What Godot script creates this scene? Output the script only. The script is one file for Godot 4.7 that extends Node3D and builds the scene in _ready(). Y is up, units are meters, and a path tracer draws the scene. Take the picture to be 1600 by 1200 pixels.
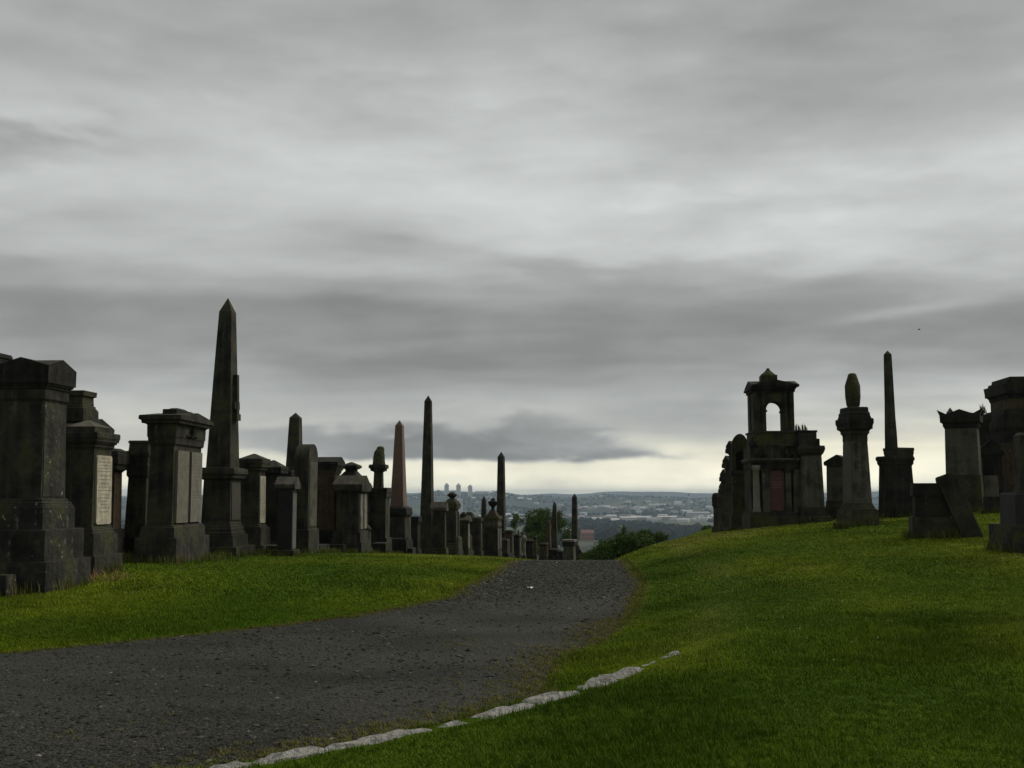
extends Node3D
# A hilltop burial ground under a heavy overcast sky: two rows of soot-dark monuments
# either side of a gravel path, a hazy valley town beyond. Units are metres, -z is ahead.

var M := {}
var fnl := FastNoiseLite.new()
var broad := FastNoiseLite.new()
var rng := RandomNumberGenerator.new()
var taken := {}
var chip := 0.008

# ------------------------------------------------------------------ setting: camera, sky, sun
func build_camera_and_light() -> void:
	var cam := Camera3D.new()
	cam.name = "camera"
	cam.fov = 41.11
	cam.near = 0.1
	cam.far = 40000.0
	cam.position = Vector3(0, 1.6, 0)
	cam.rotation_degrees = Vector3(6.24, 0, 0)
	add_child(cam)
	var env := Environment.new()
	env.background_mode = Environment.BG_SKY
	var sky := Sky.new()
	var pm := PanoramaSkyMaterial.new()
	pm.panorama = cloud_panorama()
	sky.sky_material = pm
	env.sky = sky
	env.tonemap_mode = Environment.TONE_MAPPER_LINEAR
	env.tonemap_exposure = 1.5
	env.sdfgi_enabled = true
	env.ssao_enabled = true
	env.ssil_enabled = true
	env.fog_enabled = true
	env.fog_density = 0.0001
	env.fog_light_color = Color(0.80, 0.90, 1.0)
	var we := WorldEnvironment.new()
	we.name = "world_environment"
	we.environment = env
	add_child(we)
	var sun := DirectionalLight3D.new()
	sun.name = "sun"
	sun.light_energy = 0.5
	sun.light_angular_distance = 50.0
	sun.light_color = Color(1.0, 0.97, 0.9)
	sun.shadow_enabled = true
	sun.look_at_from_position(Vector3(0.6, 0.85, -0.35) * 50.0, Vector3.ZERO)
	add_child(sun)

func curve_at(xs: Array, ys: Array, x: float) -> float:
	if x <= xs[0]:
		return ys[0]
	for i in range(1, xs.size()):
		if x <= xs[i]:
			var t: float = (x - xs[i - 1]) / (xs[i] - xs[i - 1])
			return lerpf(ys[i - 1], ys[i], t * t * (3.0 - 2.0 * t))
	return ys[ys.size() - 1]

func line_at(xs: Array, ys: Array, x: float) -> float:
	var n := xs.size()
	var k := 1
	while k < n - 1 and x > xs[k]:
		k += 1
	var t: float = (x - xs[k - 1]) / (xs[k] - xs[k - 1])
	return lerpf(ys[k - 1], ys[k], t)

func blob(az: float, el: float, a0: float, e0: float, ra: float, re: float) -> float:
	var x := (az - a0) / ra
	var y := (el - e0) / re
	return exp(-x * x - y * y)

func cloud_panorama() -> ImageTexture:
	var w := 3600
	var h := 1800
	var img := Image.create(w, h, false, Image.FORMAT_RGBF)
	img.fill(Color(0.07, 0.07, 0.065))
	var n1 := FastNoiseLite.new()
	n1.seed = 11
	n1.noise_type = FastNoiseLite.TYPE_SIMPLEX_SMOOTH
	n1.frequency = 1.0
	n1.fractal_octaves = 6
	n1.fractal_gain = 0.52
	var n2 := FastNoiseLite.new()
	n2.seed = 29
	n2.noise_type = FastNoiseLite.TYPE_SIMPLEX_SMOOTH
	n2.frequency = 1.0
	n2.fractal_octaves = 3
	var els := [0.0, 0.6, 1.3, 2.2, 2.9, 4.2, 5.4, 6.4, 7.4, 9.6, 10.9, 12.6, 15.5, 18.5, 22.0, 26.0, 34.0, 60.0, 90.0]
	var val := [230, 232, 228, 218, 198, 186, 176, 160, 150, 150, 166, 190, 203, 196, 184, 173, 162, 158, 158]
	for j in range(h / 2 + 2):
		var el0 := 90.0 - (j + 0.5) * 180.0 / h
		var y := sin(deg_to_rad(el0))
		var ce := cos(deg_to_rad(el0))
		for i in range(w):
			var az := (i + 0.5) * 360.0 / w
			if az > 180.0:
				az -= 360.0
			var ar := deg_to_rad(az)
			var dx := sin(ar) * ce
			var dz := cos(ar) * ce
			var q := 1.0 / (maxf(y, 0.0) + 0.16)
			var sx := dx * q
			var sz := dz * q
			# streaks lying with the wind, broken up finely
			var warp := n2.get_noise_2d(sx * 0.5 + 3.0, sz * 0.9)
			var a := n1.get_noise_2d(sx * 0.42 + warp * 0.16, sz * 1.25 + sx * 0.12 + warp * 0.22)
			var f := n1.get_noise_3d(dx * 5.0 + 20.0, y * 21.0 + warp * 0.5, dz * 5.0)
			var f2 := n1.get_noise_3d(dx * 13.0 + 5.0, y * 42.0 + f * 0.5, dz * 13.0 + 31.0)
			var b := n2.get_noise_3d(dx * 2.6, y * 13.0 + warp * 0.3, dz * 2.6 + 7.0)
			var e := el0 + warp * 0.7 + a * 1.3 * clampf(el0 / 6.0, 0.0, 1.0)
			var v: float = curve_at(els, val, e)
			v += a * 19.0 * clampf(el0 / 4.0, 0.1, 1.0) + b * 10.0 * clampf(el0 / 3.0, 0.2, 1.0) + (f * 14.0 + f2 * 7.0 * (0.7 + a)) * clampf(el0 / 3.0, 0.3, 1.0)
			v -= 26.0 * smoothstep(35.0, 100.0, absf(az - 8.0)) * smoothstep(3.0, 9.0, el0)
			# long bank of low cloud hanging over the far hills
			var edge := 2.02 + 0.3 * f + 0.22 * f2 + 0.5 * smoothstep(-6.0, -20.0, az)
			var up := 3.5 + 1.3 * b + 1.6 * f + 0.8 * f2
			var bank := smoothstep(edge - 0.16, edge + 0.16, el0) * (1.0 - smoothstep(up - 0.3, up + 0.9, el0))
			bank *= smoothstep(-19.0, -7.0, az + f * 6.0) * (1.0 - smoothstep(9.0, 12.5, az + f * 4.0 + (el0 - 2.0) * 2.4))
			v = lerpf(v, 140.0 + f * 34.0 + f2 * 14.0, bank * 0.93)
			# pale breaks to the right of it and drifting darker rags above
			v += 40.0 * smoothstep(10.5, 16.0, az) * blob(0, el0, 0, 4.0, 1, 2.4) * (0.8 + a) * (1.0 - smoothstep(34.0, 60.0, az))
			v += 16.0 * blob(az, el0 + a, -22, 4.8, 9, 1.5)
			v -= 22.0 * blob(az + f * 5.0, el0 + f * 1.8, 2.2, 12.8, 4.2, 0.8)
			v -= 17.0 * blob(az + f * 4.0, el0 + f * 1.5, 7.0, 12.2, 3.6, 0.8)
			v -= 15.0 * blob(az + f * 4.0, el0 + f, -8.5, 13.7, 3.0, 0.6)
			v -= 16.0 * blob(az + a * 3.0, el0 + f, 17.0, 11.3, 7.5, 0.9)
			v -= 34.0 * blob(az + f * 5.0, el0 + f * 2.6, -27.0, 17.7, 3.0, 1.1)
			v -= 20.0 * blob(az, el0, 18.0, 24.0, 9.0, 4.0)
			v -= 10.0 * blob(az, el0 + f, -20.0, 24.5, 9.0, 3.0)
			v += 22.0 * blob(az + f * 3.0, el0 + f * 0.6 - (az - 21.0) * 0.09, 21.0, 9.5, 4.2, 0.32)
			v += 10.0 * blob(az + a * 4.0, el0 + a, -8.0, 16.4, 10.0, 1.6)
			v -= 10.0 * blob(az + f * 4.0, el0 + f * 2.0, 9.0, 15.0, 6.0, 2.0)
			# the band of clear light at the horizon
			var glow := 1.0 + (0.5 + 0.35 * f + 0.25 * f2) * exp(-pow(maxf(el0, 0.0) / 2.1, 2.0)) * lerpf(0.65, 1.0, exp(-pow((az - 5.0) / 30.0, 2.0))) * (1.0 - bank)
			v = clampf(v, 100.0, 240.0) / 255.0
			var l := pow((v + 0.055) / 1.055, 2.4) * glow / 1.5
			var warm := clampf((v - 0.66) * 4.0, 0.0, 1.0) * (1.0 - smoothstep(2.0, 7.0, el0))
			var c := Color(l * 0.968, l, l * 0.978).lerp(Color(l * 1.03, l * 0.985, l * 0.77), warm)
			img.set_pixel(i, j, c)
	return ImageTexture.create_from_image(img)

# ------------------------------------------------------------------ lie of the land
const LEFT_D := [-20.0, 3.0, 5.0, 7.5, 10.58, 11.9, 13.1, 14.86, 17.02, 18.84, 26.0, 30.0, 40.0, 60.0, 90.0]
const LEFT_X := [-70.0, -26.0, -17.0, -10.5, -5.17, -3.43, -2.09, -0.91, -0.52, -0.29, 0.1, 0.7, 2.0, 4.3, 8.0]
const GRAVEL_D := [-20.0, 0.0, 2.0, 4.0, 6.28, 7.1, 7.82, 8.56, 9.44, 10.3, 11.26, 13.36, 16.38, 18.84, 26.0, 30.0, 40.0, 60.0, 90.0]
const GRAVEL_X := [-80.0, -17.0, -11.0, -5.6, -1.74, -0.9, -0.24, 0.26, 0.3, 0.47, 0.96, 1.52, 2.05, 2.21, 2.7, 3.1, 4.6, 7.3, 11.5]
const KERB_D := [6.12, 6.32, 6.72, 7.2, 7.54, 7.98, 8.48, 8.9, 8.88, 9.3, 9.48, 9.68, 9.92]
const KERB_X := [-1.74, -1.51, -1.06, -0.52, -0.21, 0.14, 0.51, 0.84, 0.86, 1.14, 1.26, 1.4, 1.6]

func path_h(d: float) -> float:
	return 0.3 * smoothstep(9.0, 20.0, d) - 0.09 * 3.2 * log(1.0 + exp(minf((d - 24.0) / 3.2, 60.0))) * 1.0

func hill_h(x: float, d: float) -> float:
	var ph := path_h(clampf(d, -20.0, 110.0))
	var lx := line_at(LEFT_D, LEFT_X, d)
	var rx := line_at(GRAVEL_D, GRAVEL_X, d)
	var h := ph
	var bump := 0.05 * broad.get_noise_2d(x * 6.0, d * 6.0) + 0.018 * broad.get_noise_2d(x * 30.0, d * 30.0)
	if x < lx:
		var e := lx - x
		h += (0.19 - 0.05 * smoothstep(15.0, 20.0, d) + 0.1 * smoothstep(24.0, 32.0, d)) * (1.0 - exp(-e / 1.6)) - 0.02 * maxf(e - 9.0, 0.0) + bump * (1.0 - exp(-e))
	elif x > rx:
		var e := x - rx
		var s := 1.0 - exp(-e / 1.25)
		var hill := lerpf(0.1 + 0.02 * clampf(x, 0.0, 20.0), 0.5 + 0.055 * clampf(x, 0.0, 22.0), smoothstep(6.0, 22.0, d))
		hill -= 0.07 * 3.0 * log(1.0 + exp(minf((d - 29.0) / 3.0, 60.0))) * lerpf(1.15, 0.55, smoothstep(6.0, 13.0, x)) + 0.03 * maxf(x - 22.0, 0.0)
		h = lerpf(ph, hill, s) + bump * s
	else:
		h += 0.012 * broad.get_noise_2d(x * 20.0, d * 20.0)
	return h

func ground_h(x: float, z: float) -> float:
	var d := -z
	var r := sqrt(x * x + z * z)
	var near := hill_h(x, d)
	if r < 60.0:
		return near
	var fall := smoothstep(60.0, 360.0, r)
	var valley := -74.0 + 5.0 * broad.get_noise_2d(x * 0.05, z * 0.05)
	# rising ground and wooded ridges beyond the town
	var az := rad_to_deg(atan2(x, maxf(d, 1.0)))
	var k := smoothstep(3400.0, 6800.0, r + 500.0 * broad.get_noise_2d(x * 0.03, 5.0))
	var ridge := 66.0 + 26.0 * exp(-pow((az + 4.0) / 7.0, 2.0)) + 24.0 * broad.get_noise_2d(az * 14.0, 1.0) + 12.0 * broad.get_noise_2d(az * 50.0, 9.0)
	valley += k * ridge
	valley += smoothstep(8600.0, 12500.0, r) * (20.0 + 34.0 * smoothstep(0.0, 9.0, az) + 20.0 * broad.get_noise_2d(az * 14.0, 40.0))
	valley -= 46.0 * smoothstep(6900.0, 8200.0, r) * (1.0 - smoothstep(8600.0, 11000.0, r))
	return lerpf(maxf(near, -14.0), valley, fall)

# ------------------------------------------------------------------ naming
func numbered(called: String) -> String:
	var n: int = taken.get(called, 0)
	taken[called] = n + 1
	return called if n == 0 else "%s_%03d" % [called, n]

func thing(called: String, label: String, category: String, at: Vector3, turn := 0.0, group := "") -> Node3D:
	var o := Node3D.new()
	o.name = numbered(called)
	add_child(o)
	o.position = at
	o.rotation_degrees.y = turn
	tag(o, label, category, group)
	return o

func tag(o: Node, label: String, category: String, group := "") -> void:
	o.set_meta("label", label)
	o.set_meta("category", category)
	if group != "":
		o.set_meta("group", group)

func begin() -> SurfaceTool:
	var st := SurfaceTool.new()
	st.begin(Mesh.PRIMITIVE_TRIANGLES)
	st.set_smooth_group(-1)
	return st

func obj(called: String, st: SurfaceTool, m: Material, parent: Node) -> MeshInstance3D:
	st.generate_normals()
	var o := MeshInstance3D.new()
	o.name = numbered(called) if parent == self else called
	o.mesh = st.commit()
	o.material_override = m
	o.cast_shadow = GeometryInstance3D.SHADOW_CASTING_SETTING_ON
	parent.add_child(o, true)
	return o

# ------------------------------------------------------------------ shapes
func tri(st: SurfaceTool, a: Vector3, b: Vector3, c: Vector3) -> void:
	st.add_vertex(a)
	st.add_vertex(b)
	st.add_vertex(c)

func quad(st: SurfaceTool, a: Vector3, b: Vector3, c: Vector3, d: Vector3) -> void:   # a b c d anticlockwise seen from outside
	tri(st, a, d, c)
	tri(st, a, c, b)

func loft(st: SurfaceTool, prof: Array, off := Vector3.ZERO, seed_at := Vector3.ZERO) -> void:
	# stacked oblong loops [y, width, depth], worn a little along their edges
	var full := []
	for i in prof.size():
		if i > 0:
			var a = prof[i - 1]
			var b = prof[i]
			var n := clampi(int(absf(b[0] - a[0]) / 0.35), 1, 6)
			for q in range(1, n):
				var t := float(q) / n
				full.append([lerpf(a[0], b[0], t), lerpf(a[1], b[1], t), lerpf(a[2], b[2], t)])
		full.append(prof[i])
	var big := 0.0
	for p in full:
		big = maxf(big, maxf(p[1], p[2]))
	var k := clampi(int(big / 0.22), 1, 5)
	var prev := PackedVector3Array()
	for i in full.size():
		var r := ring_k(full[i][0], full[i][1], full[i][2], off, seed_at, k)
		if i > 0:
			var n := r.size()
			for j in n:
				quad(st, prev[j], prev[(j + 1) % n], r[(j + 1) % n], r[j])
		else:
			var c0 := Vector3(0, full[i][0], 0) + off
			for j in r.size():
				tri(st, c0, r[j], r[(j + 1) % r.size()])
		prev = r
	var last = full[full.size() - 1]
	var c := Vector3(0, last[0], 0) + off
	for j in prev.size():
		tri(st, c, prev[(j + 1) % prev.size()], prev[j])

func ring_k(y: float, w: float, dp: float, off: Vector3, seed_at: Vector3, k: int) -> PackedVector3Array:
	var out := PackedVector3Array()
	var cs := [Vector2(-1, 1), Vector2(1, 1), Vector2(1, -1), Vector2(-1, -1)]
	var small := minf(w, dp)
	for s in 4:
		var a: Vector2 = cs[s]
		var b: Vector2 = cs[(s + 1) % 4]
		var pa := Vector3(a.x * w * 0.5, y, a.y * dp * 0.5)
		var pb := Vector3(b.x * w * 0.5, y, b.y * dp * 0.5)
		var dir := (pb - pa).normalized()
		var ln := pa.distance_to(pb)
		var ca := clampf(chip * (0.5 + 2.6 * maxf(0.0, fnl.get_noise_3dv((pa + seed_at) * 60.0))), 0.0, small * 0.3)
		var cb := clampf(chip * (0.5 + 2.6 * maxf(0.0, fnl.get_noise_3dv((pb + seed_at) * 60.0))), 0.0, small * 0.3)
		for i in range(k + 1):
			var p := pa + dir * lerpf(ca, ln - cb, float(i) / k)
			var inn := Vector3(-a.x if s == 1 or s == 3 else 0.0, 0, -a.y if s == 0 or s == 2 else 0.0)
			if small > 0.12:
				p += inn * chip * 0.7 * (0.45 + fnl.get_noise_3dv((p + seed_at) * 45.0))
			out.append(p + off)
	return out

func box(st: SurfaceTool, x0: float, x1: float, y0: float, y1: float, z0: float, z1: float) -> void:
	var c := Vector3((x0 + x1) * 0.5, 0, (z0 + z1) * 0.5)
	var b := minf(chip, (y1 - y0) * 0.3)
	loft(st, [[y0, x1 - x0, z1 - z0], [y1 - b, x1 - x0, z1 - z0], [y1, maxf(x1 - x0 - 2.0 * b, 0.004), maxf(z1 - z0 - 2.0 * b, 0.004)]], c, c * 3.1)

func extrude(st: SurfaceTool, poly: PackedVector2Array, z0: float, z1: float, turned := false, off := Vector3.ZERO) -> void:
	# outline in x,y pushed from z0 to z1; turned swaps x and z
	if Geometry2D.is_polygon_clockwise(poly):
		poly.reverse()
	var idx := Geometry2D.triangulate_polygon(poly)
	var P := func(p: Vector2, z: float) -> Vector3:
		return off + (Vector3(z, p.y, -p.x) if turned else Vector3(p.x, p.y, z))
	for i in range(0, idx.size(), 3):
		var a := poly[idx[i]]
		var b := poly[idx[i + 1]]
		var c := poly[idx[i + 2]]
		if (b - a).cross(c - a) < 0.0:
			var t := b
			b = c
			c = t
		tri(st, P.call(a, z1), P.call(c, z1), P.call(b, z1))
		tri(st, P.call(a, z0), P.call(b, z0), P.call(c, z0))
	var n := poly.size()
	for i in n:
		var a := poly[i]
		var b := poly[(i + 1) % n]
		quad(st, P.call(a, z1), P.call(a, z0), P.call(b, z0), P.call(b, z1))

func lathe(st: SurfaceTool, prof: Array, n: int, off := Vector3.ZERO, lobes := 0, depth := 0.0, squash := 1.0) -> void:
	st.set_smooth_group(1)
	var prev := PackedVector3Array()
	for q in prof:
		var r := PackedVector3Array()
		for i in n:
			var a := TAU * i / n
			var rad: float = q[0] * (1.0 + (depth * sin(a * lobes + q[1] * 7.0) if lobes > 0 else 0.0))
			r.append(Vector3(sin(a) * rad, q[1], cos(a) * rad * squash) + off)
		if prev.size() > 0:
			for i in n:
				quad(st, prev[i], prev[(i + 1) % n], r[(i + 1) % n], r[i])
		prev = r
	var c := Vector3(0, prof[prof.size() - 1][1], 0) + off
	for i in n:
		tri(st, c, prev[(i + 1) % n], prev[i])
	st.set_smooth_group(-1)

func cross_gable(st: SurfaceTool, y0: float, y1: float, y2: float, w: float, dp: float, off := Vector3.ZERO) -> void:
	# a block whose four faces each rise to a low gable
	var lo := []
	var hi := []
	var e := [Vector2(-1, 1), Vector2(0, 1), Vector2(1, 1), Vector2(1, 0), Vector2(1, -1), Vector2(0, -1), Vector2(-1, -1), Vector2(-1, 0)]
	for i in 8:
		var p: Vector2 = e[i]
		var j := 0.02 * fnl.get_noise_2d(i * 37.0 + w * 100.0, dp * 50.0)
		lo.append(Vector3(p.x * w * 0.5, y0, p.y * dp * 0.5) + off)
		hi.append(Vector3(p.x * w * 0.5, (y2 if i % 2 == 1 else y1) + j, p.y * dp * 0.5) + off)
	var c := Vector3(0, y2, 0) + off
	for i in 8:
		quad(st, lo[i], lo[(i + 1) % 8], hi[(i + 1) % 8], hi[i])
		tri(st, c, hi[(i + 1) % 8], hi[i])

func gable(st: SurfaceTool, y0: float, y1: float, y2: float, w: float, dp: float, along_front := true, off := Vector3.ZERO) -> void:
	# roof block: the gable end shows on the front when along_front
	var hw := (w if along_front else dp) * 0.5
	var hd := (dp if along_front else w) * 0.5
	var lip := minf((y1 - y0) * 0.35, 0.03)
	var poly := PackedVector2Array([Vector2(-hw + lip, y0), Vector2(hw - lip, y0), Vector2(hw, y0 + lip), Vector2(hw, y1), Vector2(hw * 0.03, y2), Vector2(-hw * 0.03, y2), Vector2(-hw, y1), Vector2(-hw, y0 + lip)])
	extrude(st, poly, -hd, hd, not along_front, off)

func arch_top(w: float, y0: float, y1: float, rise: float, pointed := 0.0, n := 14) -> PackedVector2Array:
	var p := PackedVector2Array([Vector2(-w * 0.5, y0), Vector2(w * 0.5, y0)])
	for i in range(n + 1):
		var a := PI * i / n
		var s := sin(a)
		p.append(Vector2(cos(a) * w * 0.5, y1 - rise + rise * pow(s, 1.0 + pointed)))
	return p

func arch_frame(x0: float, x1: float, y0: float, y1: float, ox0: float, ox1: float, spring: float, n := 12) -> PackedVector2Array:
	# two piers joined over a round-headed opening
	var p := PackedVector2Array([Vector2(x0, y0), Vector2(x0, y1), Vector2(x1, y1), Vector2(x1, y0), Vector2(ox1, y0)])
	var r := (ox1 - ox0) * 0.5
	for i in range(n + 1):
		var a := PI * i / n
		p.append(Vector2((ox0 + ox1) * 0.5 + cos(a) * r, spring + sin(a) * r))
	p.append(Vector2(ox0, y0))
	return p

func panel(st: SurfaceTool, xc: float, w: float, y0: float, y1: float, z0: float, z1: float, t := 0.02, cut := 0.0) -> void:
	# a slab laid on a sloping face, z0 at its foot and z1 at its head, u across and v down its front
	var pts := [Vector2(-0.5 * w, 0), Vector2(0.5 * w, 0), Vector2(0.5 * w, 1), Vector2(-0.5 * w, 1)]
	if cut > 0.0:
		var v := cut / (y1 - y0)
		pts = [Vector2(-0.5 * w + cut, 0), Vector2(0.5 * w - cut, 0), Vector2(0.5 * w, v), Vector2(0.5 * w, 1 - v), Vector2(0.5 * w - cut, 1), Vector2(-0.5 * w + cut, 1), Vector2(-0.5 * w, 1 - v), Vector2(-0.5 * w, v)]
	var F := func(p: Vector2, out: float) -> Vector3:
		return Vector3(xc + p.x, lerpf(y0, y1, p.y), lerpf(z0, z1, p.y) + out)
	var n := pts.size()
	for i in range(1, n - 1):
		for q in [pts[0], pts[i + 1], pts[i]]:
			st.set_uv(Vector2(q.x / w + 0.5, 1.0 - q.y))
			st.add_vertex(F.call(q, t))
	for i in n:
		var a: Vector2 = pts[i]
		var b: Vector2 = pts[(i + 1) % n]
		st.set_uv(Vector2(0.01, 0.99))
		quad(st, F.call(a, -0.03), F.call(b, -0.03), F.call(b, t), F.call(a, t))

# ------------------------------------------------------------------ materials
func seamless(n: FastNoiseLite, w: int, h: int) -> Image:
	return n.get_seamless_image(w, h)

func stone_texture(sd: int, dark: Color, base: Color, pale: Color, moss: Color, lichen: float) -> ImageTexture:
	var s := 512
	var n := FastNoiseLite.new()
	n.seed = sd
	n.frequency = 0.008
	n.fractal_octaves = 5
	var big := seamless(n, s, s)
	n.seed = sd + 1
	n.frequency = 0.05
	n.fractal_octaves = 4
	var fine := seamless(n, s, s)
	n.seed = sd + 2
	n.frequency = 0.03
	n.fractal_octaves = 3
	var streak := seamless(n, s, 48)
	streak.resize(s, s, Image.INTERPOLATE_CUBIC)
	n.seed = sd + 3
	n.frequency = 0.028
	n.fractal_octaves = 2
	var spots := seamless(n, s, s)
	var img := Image.create(s, s, false, Image.FORMAT_RGB8)
	for j in s:
		for i in s:
			var b := big.get_pixel(i, j).r
			var f := fine.get_pixel(i, j).r
			var k := streak.get_pixel(i, j).r
			var p := spots.get_pixel(i, j).r
			var c := dark.lerp(base, clampf((b * 1.0 + k * 0.6 - 0.36) * 1.4, 0.0, 1.0))
			c = c.lerp(pale, clampf((k - 0.72) * 1.6 + (f - 0.66) * 0.8, 0.0, 0.5))
			c = c.lerp(moss, clampf((b - 0.6) * 3.0 + (f - 0.5) * 0.8, 0.0, 0.75))
			if lichen > 0.0 and p + f * 0.3 > 1.14 - lichen:
				c = c.lerp(Color(0.3, 0.3, 0.26), 0.5 + lichen)
			c = c * (0.78 + 0.44 * f)
			img.set_pixel(i, j, Color(clampf(c.r, 0, 1), clampf(c.g, 0, 1), clampf(c.b, 0, 1)).linear_to_srgb())
	return ImageTexture.create_from_image(img)

func stone(tex: Texture2D, bump: Texture2D, rough := 0.92, cm := 1.2) -> StandardMaterial3D:
	var m := StandardMaterial3D.new()
	m.albedo_texture = tex
	m.uv1_triplanar = true
	m.uv1_world_triplanar = true
	m.uv1_scale = Vector3(0.42, 0.42, 0.42)
	m.roughness = rough
	m.metallic_specular = 0.35
	m.heightmap_enabled = true
	m.heightmap_texture = bump
	m.heightmap_scale = cm
	return m

func lettered(sd: int, paper: Color, ink: Color, lines: Array, w := 192, h := 512) -> StandardMaterial3D:
	# a worn inscription: rows [v, width, height] of small upright strokes, weathered past reading
	var g := RandomNumberGenerator.new()
	g.seed = sd
	var n := FastNoiseLite.new()
	n.seed = sd
	n.frequency = 0.02
	n.fractal_octaves = 4
	var img := Image.create(w, h, false, Image.FORMAT_RGB8)
	for j in h:
		for i in w:
			var c := paper * (0.93 + 0.22 * n.get_noise_2d(i, j * 0.5) + 0.05 * g.randf())
			img.set_pixel(i, j, Color(c.r, c.g, c.b))
	for l in lines:
		var x := int(w * (0.5 - l[1] * 0.5))
		var x1 := int(w * (0.5 + l[1] * 0.5))
		var y0 := int(h * l[0])
		var lh := int(h * l[2])
		while x < x1:
			if g.randf() < 0.13:
				x += int(lh * 0.55)
				continue
			var cw := maxi(3, int(lh * g.randf_range(0.45, 0.75)))
			var kind := g.randi() % 5
			var fade := g.randf_range(0.55, 0.95)
			for yy in lh:
				for xx in cw:
					var on := xx < 2
					match kind:
						0: on = on or yy < 2
						1: on = on or xx >= cw - 2
						2: on = on or absi(yy - lh / 2) < 2 or yy >= lh - 2
						3: on = on or (xx >= cw - 2 and yy > lh / 2) or yy < 2
						4: on = absi(xx - cw / 2) < 2
					if on and x + xx < w and y0 + yy < h:
						img.set_pixel(x + xx, y0 + yy, img.get_pixel(x + xx, y0 + yy).lerp(ink, fade))
			x += cw + maxi(2, int(lh * 0.22))
	var m := StandardMaterial3D.new()
	m.albedo_texture = ImageTexture.create_from_image(img)
	m.roughness = 0.7
	return m

func plain(c: Color, rough := 0.95, vc := false) -> StandardMaterial3D:
	var m := StandardMaterial3D.new()
	m.albedo_color = c.linear_to_srgb()
	m.roughness = rough
	m.vertex_color_use_as_albedo = vc
	m.metallic_specular = 0.3
	return m

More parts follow.
